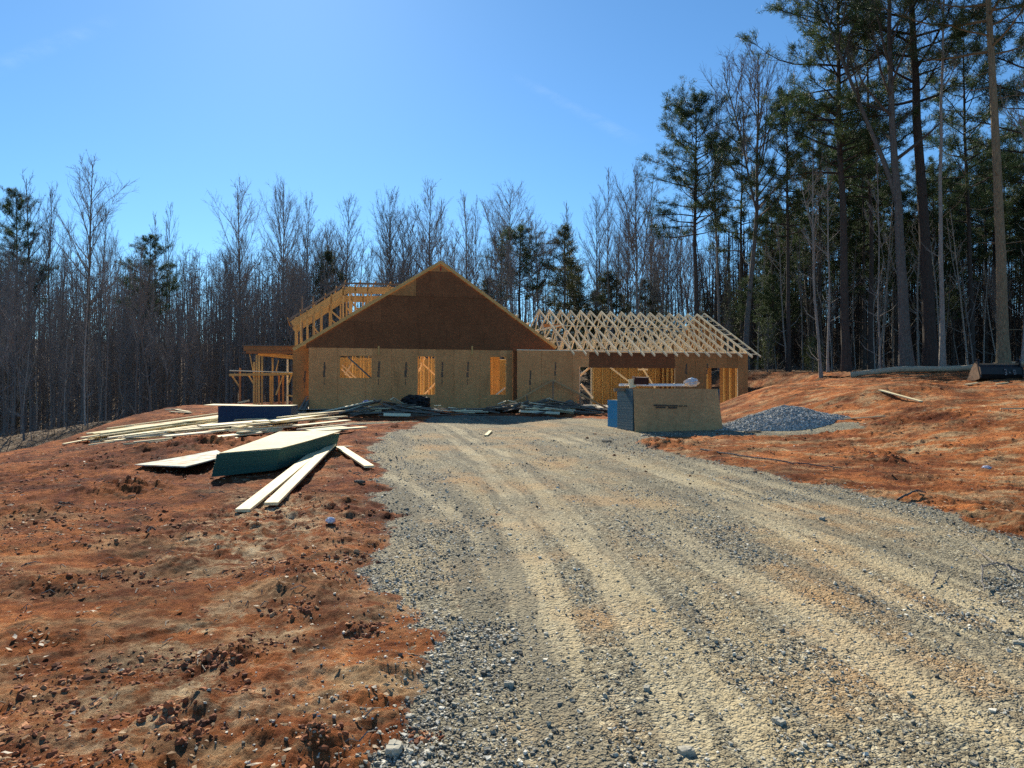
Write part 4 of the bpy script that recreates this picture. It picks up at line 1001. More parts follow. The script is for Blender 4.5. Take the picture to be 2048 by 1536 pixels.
# ---------------------------------------------------------------- stacks of sheets
def sheet_stack(name, top, bot_off, n, t_, mats, label, cat, top_z=None, skew=(0, 0), jit=.006):
    """top: four ground-plan corners of the top sheet with heights; sheets stacked downward"""
    root = empty(name, tuple(np.mean(top, 0) - [0, 0, n * t_])); tag(root, label, cat)
    mb = MB(); r = random.Random(3); top = np.array(top, float)
    for i in range(n):
        k = i / max(1, n - 1); z = -(i + 1) * t_
        j = np.array([r.uniform(-jit, jit) + skew[0] * k, r.uniform(-jit, jit) + skew[1] * k, 0])
        Q = top + j + np.array([0, 0, z]); V = np.concatenate([Q, Q + [0, 0, t_ * .93]])
        mb.add(V, [[0, 3, 2, 1]], mi=1); mb.add(V, [[4, 5, 6, 7]], mi=1)
        mb.add(V, [[0, 1, 5, 4], [1, 2, 6, 5], [2, 3, 7, 6], [3, 0, 4, 7]], mi=0)
    link('sheet_bundle', mb.mesh('sheet_bundle', mats), root, Matrix.Identity(4)); return root
def sheet(name, C, th, mat, label, cat='panel', bend=0.0, nseg=8):
    """a single sheet through four corners, slightly bowed"""
    C = np.array(C, float); V = []; Q = []; nrm = np.cross(C[1] - C[0], C[3] - C[0]); nrm /= np.linalg.norm(nrm)
    if nrm[2] < -.2: nrm = -nrm
    m = nseg + 1
    for z in (0, 1):
        for i in range(m):
            for j in range(m):
                u, v = i / nseg, j / nseg
                p = (1 - u) * (1 - v) * C[0] + u * (1 - v) * C[1] + u * v * C[2] + (1 - u) * v * C[3]
                V.append(p + nrm * (th * z + bend * (4 * (v - .5) ** 2 - 1) ))
    o_ = m * m
    for i in range(nseg):
        for j in range(nseg):
            a = i * m + j; Q += [[a, a + 1, a + m + 1, a + m], [o_ + a, o_ + a + m, o_ + a + m + 1, o_ + a + 1]]
    for i in range(nseg):
        for a, b in ((i * m, (i + 1) * m), ((i + 1) * m + nseg, i * m + nseg), (i + 1, i), (nseg * m + i, nseg * m + i + 1)): Q.append([a, b, b + o_, a + o_])
    mb = MB(); mb.add(V, Q); o = mb.build(name, mat); tag(o, label, cat); return o
TA, TB, TC, TD = (-4.83, 12.2, .60), (-4.10, 13.2, .61), (-3.74, 16.2, .73), (-5.0, 16.0, .73)
sheet_stack('sheet_stack', [TA, TB, TC, TD], 0, 32, .0118, [M['green'], M['osb_pale']], 'low stack of board sheets with dark green painted edges beside the lane', 'sheet stack', skew=(-.10, .02))
sheet('loose_sheet', [np.array(TA) + [.02, .05, .004], np.array(TB) + [.0, .06, .006], np.array(TC) + [.03, .0, .045], np.array(TD) + [0, .02, .03]], .011, M['osb_pale'], 'pale top sheet curling up off the green edged stack', bend=.012)
n_ = NT('muddy_sheet', .8, .1); kk = n_.noise(1.9, 6, .7)
cc_ = n_.mix(n_.ramp(kk, [(.42, 0), (.58, 1)]), (.46, .60, .55), (.56, .54, .42)); cc_ = n_.mix(n_.ramp(n_.noise(3.1, 6, .7), [(.48, 0), (.60, .85)]), cc_, (.40, .21, .10))
M['mud'] = n_.done(cc_); n_.b.inputs['Specular IOR Level'].default_value = .1
sheet('muddy_sheet', [GS(270, 937, .07), GS(372, 953, .13), GS(452, 925, .10), GS(434, 905, .05)], .02, M['mud'], 'pale blue-green sheet smeared with orange mud lying flat left of the green stack', bend=.01)
# dark blue stack
q0 = np.array([-9.55, 24.2]); q1 = np.array([-7.12, 24.0]); zz = 1.17; dpv = np.array([-.12, 1.2])
sheet_stack('sheet_stack', [(*q0, zz), (*q1, zz + .02), (*(q1 + dpv), zz + .03), (*(q0 + dpv), zz + .02)], 0, 54, .0118, [M['navy'], M['osb_pale']], 'stack of board sheets with navy blue painted edges left of the house', 'sheet stack')
sheet('loose_sheet', [(-10.05, 24.25, zz + .03), (-8.6, 24.15, zz + .004), (-8.6, 25.3, zz + .02), (-10.2, 25.5, zz + .05)], .011, M['osb_pale'], 'loose pale sheet hanging over the left end of the navy edged stack')
tag(board_obj('offcut', HP(476, 806, 2.6), HP(498, 801, 2.6), .3, .09, M['board']), 'pale block of wood on the ground by the porch posts', 'board')
# sheets by the garage: slate edged bundle, blue edged bundle, a panel leaned on the front
f0 = AT(1266, 862, 21.4); f1 = AT(1440, 862, 22.0); gz = float(macro(f0[0], f0[1])) - .03
e1 = (f1 - f0)[:2]; e1 /= np.linalg.norm(e1); nb = np.array([-e1[1], e1[0]])
zt_ = AT(1260, 777, 21.5)[2]
dv = nb * 1.2 + e1 * (-.02)
c0 = f0[:2] + nb * .02; c1_ = f1[:2] + nb * .02
sheet_stack('sheet_stack', [(*c0, zt_), (*c1_, zt_ - .02), (*(c1_ + dv), zt_ - .02), (*(c0 + dv), zt_)], 0, int((zt_ - gz) / .0185), .0185, [M['slate'], M['osb_weather']], 'tall stack of sheets with slate grey edges standing by the garage opening', 'sheet stack', jit=.0015)
c2_ = c0 + dv * 1.02 + e1 * .22; zl = AT(1242, 800, 23)[2]
sheet_stack('sheet_stack', [(*c2_, zl), (*(c2_ + e1 * 2.4), zl), (*(c2_ + e1 * 2.4 + nb * 1.1), zl), (*(c2_ + nb * 1.1 - e1 * .12), zl)], 0, int((zl - gz) / .03), .03, [M['blue'], M['osb_pale']], 'lower stack of sheets with bright blue edges behind the slate edged one', 'sheet stack')
lean = sheet('leaning_panel', [(*(f0[:2] - nb * .14), gz + .05), (*(f1[:2] - nb * .16), gz + .06), (*(f1[:2] - nb * .03 - e1 * .10), zt_ - .01), (*(f0[:2] - nb * .03), zt_ + .0)], .014, M['osb_weather'], 'upright weathered brown panel leaning against the front of the sheet stack', bend=0)
mk = MB(); rr = random.Random(4)
for (a, b, y0, y1) in ((1304, 1328, 809, 812), (1308, 1326, 813, 816), (1330, 1350, 810, 813), (1332, 1350, 814, 817), (1353, 1370, 811, 813)):
    x = a
    while x < b:
        w2 = rr.uniform(1.2, 2.6); tt = (np.mean([x, x + w2]) - 1266) / 174; zc_ = AT(0, (y0 + y1) / 2, 21.6)[2]; hz = (y1 - y0) / F * 21.6 / 2
        kz = (zc_ - gz) / (zt_ - gz); pos = f0[:2] + (f1 - f0)[:2] * tt - nb * (.185 - .125 * kz)
        mk.obox((pos[0], pos[1], zc_), np.array([*e1, 0]) * w2 / F * 21.6 / 2, np.array([*nb, 0]) * .008, np.array([0, 0, hz])); x += w2 + rr.uniform(.4, 1.1)
mo = mk.build('printed_mark', M['print_']); mo.parent = lean
# white trim bundle, rusty box, film and timber on top
for k_ in range(5):
    p = AT(1240, 770, 21.9) + np.array([0, .05 * k_, -.02 + .025 * (k_ % 3)]); q = AT(1392, 771, 22.4) + np.array([0, .05 * k_, -.01 + .025 * (k_ % 3)]); p[2] = max(p[2], zt_ + .05 + .026 * (k_ % 3)); q[2] = max(q[2], zt_ + .05 + .026 * (k_ % 3))
    tag(board_obj('trim_strip', p, q, .07, .024, M['white']), 'long white trim strip in the bundle on top of the slate edged stack', 'trim strip', 'white trim strips on the sheet stack')
bx0 = AT(1280, 764, 21.8); mb = MB(); mb.box((-.2, -.12, -.10), (.2, .12, .10))
for x_ in (-.2, .2): mb.box((x_ - .012, -.13, -.11), (x_ + .012, .13, .115))
o = mb.build('box', M['rust']); o.location = tuple(bx0 + [0, -.05, .04]); o.rotation_euler = (.1, .03, .15); tag(o, 'dark rusty red box lying across the white trim strips', 'box')
tag(board_obj('block', AT(1266, 775, 21.7), AT(1263, 758, 21.7), .07, .2, M['truss'], up=(1, 0, 0)), 'pale upright block at the left end of the rusty box', 'block')
tag(board_obj('block', AT(1228, 780, 22.0), AT(1262, 778, 22.0), .12, .1, M['oldboard']), 'grey timber sticking out to the left from the top of the stack', 'block')
fo_ = AT(1383, 766, 22.1); lumpy('plastic_film', fo_ + [0, 0, .02], (.20, .15, .12), M['plastic'], 'scrunched white film wrapped over the right end of the trim strips', 'plastic film', 21, .5)
fo_ = GS(1475, 857); lumpy('plastic_film', fo_ + [0, 0, .02], (.48, .32, .08), M['plastic'], 'torn white film lying at the left foot of the gravel pile', 'plastic film', 25, .7, freq=3.5)
fo_ = GS(662, 1060); lumpy('paper_cup', fo_ + [0, 0, .03], (.055, .04, .035), M['paper'], 'crumpled white and blue cup on the clay left of the lane', 'cup', 28, .4)
fo_ = GS(1972, 938); lumpy('paper_scrap', fo_ + [0, 0, .02], (.09, .06, .035), M['paper'], 'white scrap on the orange clay near the right edge', 'paper', 29, .4)
fo_ = GS(720, 977); lumpy('paper_scrap', fo_ + [0, 0, .02], (.09, .05, .03), M['oldboard'], 'dull pale scrap on the lane edge below the short plank', 'paper', 33, .4)

# gravel pile
gp = G(1590, 862); N_ = 150
xs = np.linspace(-2.6, 2.6, N_); X_, Y_ = np.meshgrid(xs, xs)
def pile_h(x, y):
    a = .60 * np.clip(1 - np.hypot(x / 1.55, y / 1.35), 0, 1) ** .62
    b = .34 * np.clip(1 - np.hypot((x + 1.0) / 1.2, y / 1.0), 0, 1) ** .7
    c = .20 * np.clip(1 - np.hypot((x - 1.35) / .55, (y + .3) / .5), 0, 1)
    d = .22 * np.clip(1 - np.hypot((x + 1.5) / .9, (y + .1) / .8), 0, 1)
    return np.maximum.reduce([a, b, c, d, .62 * (a + b)])
pc = np.array([gp[0] + .15, gp[1] + 1.3])
H_ = pile_h(X_, Y_); Zg = macro(X_ + pc[0], Y_ + pc[1]); Zp = Zg - .05 + H_ * 1.08 + (.03 * fbm(X_ * 9, Y_ * 9, 3, 5) + .05 * fbm(X_ * 2, Y_ * 2, 3, 6)) * (H_ > .03)
V = np.stack([X_ + pc[0], Y_ + pc[1], Zp], -1).reshape(-1, 3); i = np.arange(N_ - 1)[:, None] * N_ + np.arange(N_ - 1)[None]
Q = np.stack([i, i + 1, i + N_ + 1, i + N_], -1).reshape(-1, 4); Q = Q[(H_.ravel()[Q].max(1) > .02)]
us = np.unique(Q); rm = np.full(len(V), -1); rm[us] = np.arange(len(us))
Vp = V[us]; Qp = rm[Q]
nst = 16000; xx, yy = rng.uniform(-2.5, 2.2, nst), rng.uniform(-1.5, 1.5, nst); hh_ = pile_h(xx, yy); kk_ = hh_ > .015; xx, yy, hh_ = xx[kk_], yy[kk_], hh_[kk_]; m = len(xx)
zz_ = macro(xx + pc[0], yy + pc[1]) - .05 + hh_ * 1.08 + .03 * fbm(xx * 9, yy * 9, 3, 5) + .05 * fbm(xx * 2, yy * 2, 3, 6)
Bx = np.array([(a, b, c) for a in (-1, 1) for b in (-1, 1) for c in (-1, 1)], float) * .6
Vs = Bx[None] * (1 + rng.uniform(-.4, .4, (m, 8, 3))) * rng.uniform(.010, .028, (m, 1, 1)); an = rng.uniform(0, 6.28, m); c_, s__ = np.cos(an)[:, None], np.sin(an)[:, None]
Vs = np.stack([Vs[..., 0] * c_ - Vs[..., 1] * s__, Vs[..., 0] * s__ + Vs[..., 1] * c_, Vs[..., 2]], -1) + np.stack([xx + pc[0], yy + pc[1], zz_ + .008], -1)[:, None]
Fs = (BOXF[None] + (np.arange(m) * 8)[:, None, None]).reshape(-1, 4) + len(Vp)
o = link('gravel_pile', mesh_np('gravel_pile', np.concatenate([Vp, Vs.reshape(-1, 3)]), np.concatenate([Qp, Fs]), M['stoneb'])); tag(o, 'blue grey heap of crushed stone right of the leaning panel', 'gravel pile')

# ---------------------------------------------------------------- log and loader bucket on the rise
def log(pxs, Y, r0, label):
    P = []
    for a, y_ in zip(pxs, Y):
        x = (a - 1024) / F * y_; P.append((x, y_, float(surf(x, y_)[0]) + r0 * 1.0))
    P = np.array(P); t_ = np.linspace(0, len(P) - 1, 40); Pi = np.stack([np.interp(t_, range(len(P)), P[:, k]) for k in range(3)], 1); Pi[:, 2] += .03 * np.sin(t_ * 2.1)
    mb = MB(); n = 14; Rr = r0 * (1 - .25 * np.linspace(0, 1, 40)) * (1 + .05 * rng.normal(0, 1, 40)); mb.tube(Pi, Rr, n)
    mb.add(mb.v[0][:n], T=[[0, i + 1, i] for i in range(1, n - 1)])
    o = mb.build('fallen_log', M['log'], smooth=True); tag(o, label, 'log'); return o
log((1702, 1800, 1900, 2000, 2110), (35.5, 34.5, 33.5, 32.5, 31.5), .15, 'long felled trunk with pale, sun-warmed bark colour lying along the edge of the wood')
bk = AT(1992, 757, 27.5); bz = float(macro(bk[0], bk[1])); bkt = empty('loader_bucket', (bk[0], bk[1], bz - .02), .10)
tag(bkt, 'black steel loader bucket lying on the rise in front of the felled trunk', 'bucket')
WB = .82; prof = [(-.28, .0), (.05, -.0), (.30, .05), (.38, .22), (.34, .42), (.15, .56), (-.0, .60)]   # y forward(back of bucket to camera is -), z
prof = [(.40, .02), (.0, .0), (-.22, .06), (-.30, .22), (-.26, .46), (-.10, .56), (.06, .60)]
V = []; Q = []
for x_ in (-WB, WB):
    for (y_, z_) in prof: V.append((x_, y_, z_))
    for (y_, z_) in prof: V.append((x_, y_ * .93 + .012, z_ * .96 + .018))
n_p = len(prof)
for i in range(n_p - 1):
    Q += [[i, i + 1, 2 * n_p + i + 1, 2 * n_p + i], [n_p + i, 3 * n_p + i, 3 * n_p + i + 1, n_p + i + 1]]
Q += [[0, 2 * n_p, 3 * n_p, n_p], [n_p - 1, 2 * n_p - 1, 4 * n_p - 1, 3 * n_p - 1]]
mb = MB(); mb.add(V, Q); bl = Matrix.Translation(bkt.location) @ Matrix.Rotation(.10, 4, 'Z')
link('bucket_shell', mb.mesh('bucket_shell', M['black']), bkt, bl)
for sg in (-1, 1):
    mb = MB(); pl = [(.40, .0), (-.0, -.01), (-.24, .05), (-.32, .22), (-.28, .47), (-.10, .60), (.0, .64), (.12, .5)]
    for x_ in (sg * WB, sg * (WB + .03)): mb.v.append(np.array([(x_, a, b) for a, b in pl])); mb.n += len(pl)
    c = len(pl); Vp_ = np.concatenate(mb.v); Qs = [[i, (i + 1) % c, c + (i + 1) % c, c + i] for i in range(c)]
    me = mesh_np('side_plate', Vp_, [np.array(Qs), np.array([list(range(c)), list(range(2 * c - 1, c - 1, -1))])], M['steel'] if sg < 0 else M['black'])
    link('side_plate', me, bkt, bl)
    mb = MB(); mb.bar((sg * WB * 1.01, -.30, .1), (sg * WB * 1.01, -.12, .72), .05, .06); mb.bar((sg * WB * .98, -.12, .72), (sg * WB * .98, .12, .55), .04, .05); mb.tube([(sg * WB * .98 - .12, -.12, .72), (sg * WB * .98, -.12, .76), (sg * WB * .98 + .1, -.1, .7)], [.02, .03, .02], 6)
    link('hook_plate', mb.mesh('hook_plate', M['black']), bkt, bl)
mb = MB(); mb.bar((-WB, -.12, .60), (WB, -.12, .60), .03, .05); link('top_rail', mb.mesh('top_rail', M['steel']), bkt, bl)
for cx, segs in ((.12, [(-.05, .10, .03, .10), (.03, .10, .03, .0), (-.02, .0, .03, .0), (.03, 0, .06, -.08), (-.02, -.08, .06, -.08)]), (.29, [(-.03, 0, .03, -.01)]), (.47, [(-.05, .08, .04, .08), (-.05, .08, -.04, .0), (-.04, .0, .06, .0), (.04, .08, .05, 0), (-.03, 0, -.02, -.06), (.06, 0, .07, -.06), (-.02, -.06, .07, -.06)])):
    mb = MB()
    for a, b, c, d in segs: mb.bar((cx + a, -.316, .29 + b), (cx + c, -.316, .29 + d), .006, .035)
    link('marking', mb.mesh('marking', M['mark']), bkt, bl)

# sticks
def stick(pts, r0, mat, label, extra=()):
    P = [GS(a, b, .02 + dz) for a, b, dz in pts]; t_ = np.linspace(0, len(P) - 1, 24); P = np.array(P); Pi = np.stack([np.interp(t_, range(len(P)), P[:, k]) for k in range(3)], 1); Pi += rng.normal(0, .006, Pi.shape)
    mb = MB(); mb.tube(Pi, np.linspace(r0, r0 * .45, 24), 5)
    for e in extra:
        Pe = np.array([GS(a, b, .02 + dz) for a, b, dz in e]); mb.tube(Pe, np.linspace(r0 * .6, r0 * .3, len(Pe)), 4)
    tag(mb.build('stick', mat), label, 'stick')
stick([(2060, 1168, .03), (2015, 1162, .08), (1985, 1160, .1), (1962, 1166, .1), (1966, 1192, 0)], .011, M['bark_d'], 'forked dead stick lying near the right edge of the lane', [[(1985, 1160, .1), (1950, 1120, .06), (1938, 1095, .02)], [(2010, 1162, .08), (2040, 1178, .02)]])
stick([(1863, 1178, 0), (1870, 1162, .03), (1886, 1152, .02)], .008, M['bark_d'], 'small curved twig on the lane left of the forked stick')
stick([(1795, 1006, .02), (1830, 1003, .04), (1850, 998, .02)], .018, M['bark_l'], 'pale stick lying where the gravel meets the orange clay')
stick([(118, 1026, .02), (135, 1022, .05), (150, 1018, .03)], .015, M['bark_l'], 'short pale stick on the dark clay at the far left')
stick([(1400, 905, .02), (1560, 928, .03), (1680, 940, .02)], .02, M['bark_d'], 'long dark cable-thin branch along the right edge of the lane')
stick([(295, 1075, .02), (305, 1068, .06), (314, 1064, .02)], .014, M['bark_l'], 'short bent twig on the clay left of the planks')

# ---------------------------------------------------------------- trees
def unit(v): return v / (np.linalg.norm(v) + 1e-9)
def gen_bare(seed, H, cs=.5, spread=.17, nb=30, lean=0.0, fork=0, r0=None, dens=1.0, tw=.0095):
    r = np.random.default_rng(seed); T = MB(); C = MB(); r0 = r0 or H * .0085
    def trunk(p0, d0, L, ra, rb, n=12, w=.012):
        P = [np.array(p0, float)]; d0 = unit(np.array(d0, float)); d0 = unit(d0 + [0, 0, .25]) if d0[2] < .97 else d0; d = unit(d0 + r.normal(0, .02, 3))
        for i in range(n):
            d = unit(d * .7 + d0 * .3 + np.array([*r.normal(0, w * 2.2, 2), .0])); P.append(P[-1] + d * L / n)
        P = np.array(P); T.tube(P, np.linspace(ra, rb, n + 1) * (1 + .6 * np.exp(-np.arange(n + 1) * 2.0) * (ra == r0)), 7); return P
    def brs(P, t0, t1, nb_, Lmax, ra):
        n = len(P) - 1
        for i in range(nb_):
            t = t0 + (t1 - t0) * ((i + r.uniform(0, 1)) / nb_); k = min(int(t * n), n - 1); f = t * n - k; p = P[k] * (1 - f) + P[k + 1] * f
            q = (t - t0) / (1 - t0 + 1e-6); L = Lmax * (.35 + .65 * math.sin(math.pi * min(1, .30 + q * .62))) * r.uniform(.55, 1.1) * (1 - .55 * q ** 2)
            a = r.uniform(0, 2 * np.pi); el = math.radians(r.uniform(30, 50) + 18 * q)
            d = np.array([math.cos(a) * math.cos(el), math.sin(a) * math.cos(el), math.sin(el)]); bp = [p]; dd = d
            m = 5
            for j in range(m): dd = unit(dd + np.array([*r.normal(0, .10, 2), .10 + r.normal(0, .05)])); bp.append(bp[-1] + dd * L / m)
            bp = np.array(bp); rb = max(.018, ra * (1 - t) * .55 + .012); C.tube(bp, np.linspace(rb, tw * .8, m + 1), 4)
            for s_ in range(int((5 + 7 * L / 2.5) * dens)):
                u_ = r.uniform(.2, 1); k2 = min(int(u_ * m), m - 1); f2 = u_ * m - k2; p2 = bp[k2] * (1 - f2) + bp[k2 + 1] * f2
                d2 = unit(unit(bp[k2 + 1] - bp[k2]) + r.normal(0, .48, 3) + [0, 0, .15]); L2 = L * r.uniform(.18, .42)
                s1 = p2 + d2 * L2 * .5 + r.normal(0, .04, 3); s2 = s1 + unit(d2 + [0, 0, .3]) * L2 * .5
                C.tube([p2, s1, s2], [tw, tw * .75, tw * .4], 3)
                for w_ in range(int(4 * dens) + 1):
                    f3 = r.uniform(.2, 1); p3 = p2 + (s2 - p2) * f3; d3 = unit(d2 + r.normal(0, .5, 3) + [0, 0, .2]); C.tube([p3, p3 + d3 * L2 * r.uniform(.2, .5)], [tw * .6, tw * .3], 3)
    P = trunk((0, 0, -.3), (lean, 0, 1), H + .3, r0, .02)
    brs(P, cs, .985, nb, H * spread, r0)
    for f in range(fork):
        t = r.uniform(.35, .6); k = int(t * 12); a = r.uniform(0, 6.28)
        Pf = trunk(P[k], (math.cos(a) * .35, math.sin(a) * .35, 1), (H - P[k][2]) * r.uniform(.75, .95), r0 * (1 - t) * .8, .02, 12); brs(Pf, .3, .98, nb // 2, H * spread * .8, r0 * .6)
    for i in range(int(8 * dens)):
        t = r.uniform(.12, cs); k = int(t * 12); p = P[k]; a = r.uniform(0, 6.28); L = r.uniform(.3, 1.4); C.tube([p, p + np.array([math.cos(a) * L * .7, math.sin(a) * L * .7, L * .4]), p + np.array([math.cos(a) * L, math.sin(a) * L, L * .8])], [.02, .014, .006], 3)
    return T, C

def tuft(V, c, d, r, size, n=13):
    """a spray of needle blades round c"""
    k = np.arange(n); D = r.normal(0, 1, (n, 3)); D = D / np.linalg.norm(D, axis=1, keepdims=True) * .85 + d[None] * .75; D /= np.linalg.norm(D, axis=1, keepdims=True)
    s_ = np.cross(D, r.normal(0, 1, (n, 3))); s_ /= (np.linalg.norm(s_, axis=1, keepdims=True) + 1e-9)
    L = size * r.uniform(.7, 1.2, (n, 1)); o = c + r.normal(0, size * .35, (n, 3))
    V.append(np.stack([o - s_ * L * .048, o + s_ * L * .048, o + D * L], 1))
def gen_pine(seed, H, cs=.5, Lm=.16, nb=46, lean=0.0, shape='pine', r0=None, tsz=.25, blades=20, topd=1.0, bend=0.0):
    r = np.random.default_rng(seed); T = MB(); B = MB(); NV = []; r0 = r0 or H * .0095
    n = 16; P = [np.array([0, 0, -.3])]; d = unit(np.array([lean, 0, 1.0]))
    d0_ = d.copy()
    for i in range(n): d = unit(d * .6 + d0_ * .4 + np.array([*r.normal(0, .014, 2), .0]) + np.array([bend, 0, 0])); P.append(P[-1] + d * (H + .3) / n)
    P = np.array(P); T.tube(P, np.linspace(r0, .03, n + 1) ** 1.0 * (1 + .4 * np.exp(-np.arange(n + 1) * 2.0)), 10)
    for i in range(14):
        t = r.uniform(.04, cs); k = int(t * n); p = P[k] + (P[k + 1] - P[k]) * r.uniform(0, 1); a = r.uniform(0, 6.28); L = r.uniform(.2, 1.5); T.tube([p, p + np.array([math.cos(a) * L * .6, math.sin(a) * L * .6, r.uniform(-.1, .1)]), p + np.array([math.cos(a) * L, math.sin(a) * L, r.uniform(-.2, .25)])], [.025, .016, .006], 4)
    for i in range(nb):
        q = (i + r.uniform(0, 1)) / nb; t = cs + (1 - cs) * q; t = min(t, .99); k = min(int(t * n), n - 1); f = t * n - k; p = P[k] * (1 - f) + P[k + 1] * f
        if shape == 'pine': L = H * Lm * (.45 + .75 * math.sin(math.pi * (.22 + .62 * q))) * (1 - .6 * q ** 3) * r.uniform(.5, 1.1)
        else: L = H * Lm * (1.02 - q) ** .8 * r.uniform(.75, 1.1)
        a = i * 2.4 + r.uniform(-.5, .5); el = r.uniform(-.05, .35) + .55 * q; dd = np.array([math.cos(a) * math.cos(el), math.sin(a) * math.cos(el), math.sin(el)]); m = 6; bp = [p]
        for j in range(m): dd = unit(dd + np.array([*r.normal(0, .14, 2), r.normal(.03, .09) + .05 * (j > 3)])); bp.append(bp[-1] + dd * L / m)
        bp = np.array(bp); rb = .02 + r0 * .22 * (1 - .7 * q) * L / (H * Lm); B.tube(bp, np.linspace(rb, .01, m + 1), 4)
        ns = int(4 + L * 2.6)
        for s_ in range(ns):
            u_ = r.uniform(.30 if shape == 'pine' else .1, 1) if s_ else 1.0; k2 = min(int(u_ * m), m - 1); f2 = u_ * m - k2; p2 = bp[k2] * (1 - f2) + bp[k2 + 1] * f2
            d2 = unit(unit(bp[k2 + 1] - bp[k2]) * .8 + r.normal(0, .5, 3) * np.array([1, 1, .5]) + [0, 0, .12]); L2 = min(1.3, L * r.uniform(.15, .4)); e = p2 + d2 * L2; B.tube([p2, p2 + d2 * L2 * .5 + r.normal(0, .03, 3), e], [.014, .011, .007], 3)
            for w_ in range(4): f3 = .35 + .65 * (w_ + r.uniform(0, 1)) / 4; tuft(NV, p2 + (e - p2) * f3 + r.normal(0, .07, 3), unit(d2 + [0, 0, .35]), r, tsz * r.uniform(.75, 1.2), blades)
    for w_ in range(int(10 * topd)): tuft(NV, P[-1] + r.normal(0, .25, 3) * [1, 1, 1.4] - [0, 0, .3], np.array([0, 0, 1.0]), r, tsz, blades)
    NV = np.concatenate(NV).reshape(-1, 3); return T, B, NV
def make_bare(seed, bark, H=18., **k):
    T, C = gen_bare(seed, H, **k); return H, T.mesh('trunk', bark, True), C.mesh('crown', M['twig'] if bark not in (M['bark_l'], M['bark_s']) else bark)
def make_pine(seed, bark, ned, H=22., **k):
    T, B, NV = gen_pine(seed, H, **k); nv = mesh_np('crown', NV, np.arange(len(NV)).reshape(-1, 3), ned); return H, T.mesh('trunk', bark, True), B.mesh('branches', bark), nv
BARE = [make_bare(100 + i, M['bark_d'], cs=c, spread=sp, nb=n, fork=f) for i, (c, sp, n, f) in enumerate(((.50, .21, 36, 0), (.42, .24, 40, 0), (.55, .18, 30, 1), (.48, .27, 38, 1), (.38, .20, 40, 0), (.55, .22, 32, 0), (.46, .26, 36, 2), (.52, .16, 34, 0)))]
OAK = [make_bare(140 + i, M['bark_d'], H=14., cs=.35, spread=.30, nb=20, fork=2) for i in range(3)]
SAP = [make_bare(160 + i, b, H=9., cs=.45, spread=.14, nb=13, fork=f, r0=.055, dens=.6) for i, (b, f) in enumerate(((M['bark_s'], 0), (M['bark_d'], 1), (M['bark_s'], 1), (M['bark_l'], 0)))]
PINE = [make_pine(200 + i, M['bark_p'], M['needle'], cs=c, Lm=l, nb=n) for i, (c, l, n) in enumerate(((.52, .17, 52), (.58, .15, 44), (.48, .14, 54), (.54, .18, 64)))]
CEDAR = [make_pine(240 + i, M['bark_d'], M['cedar'], H=9., cs=.10, Lm=.24, nb=44, shape='cone', tsz=.22, blades=14) for i in range(3)]
def place(proto, name, x, y, H, rz, label, cat, group, sx=1.0, tilt=(0, 0), z=None):
    root = empty(name, (x, y, float(macro(x, y)) if z is None else z)); k = H / proto[0]
    root.scale = (k * sx, k * sx, k); root.rotation_euler = (tilt[0], tilt[1], rz); tag(root, label, cat, group)
    for nm, me in zip(('trunk', 'crown') if len(proto) == 3 else ('trunk', 'branches', 'crown'), proto[1:]):
        c = bpy.data.objects.new(nm, me); col.objects.link(c); c.parent = root
    return root
def top_h(px, py, Y):
    x = (px - 1024) / F * Y; return x, CAMZ + (HOR - py) / F * Y - float(macro(x, Y))
rt = random.Random(21)
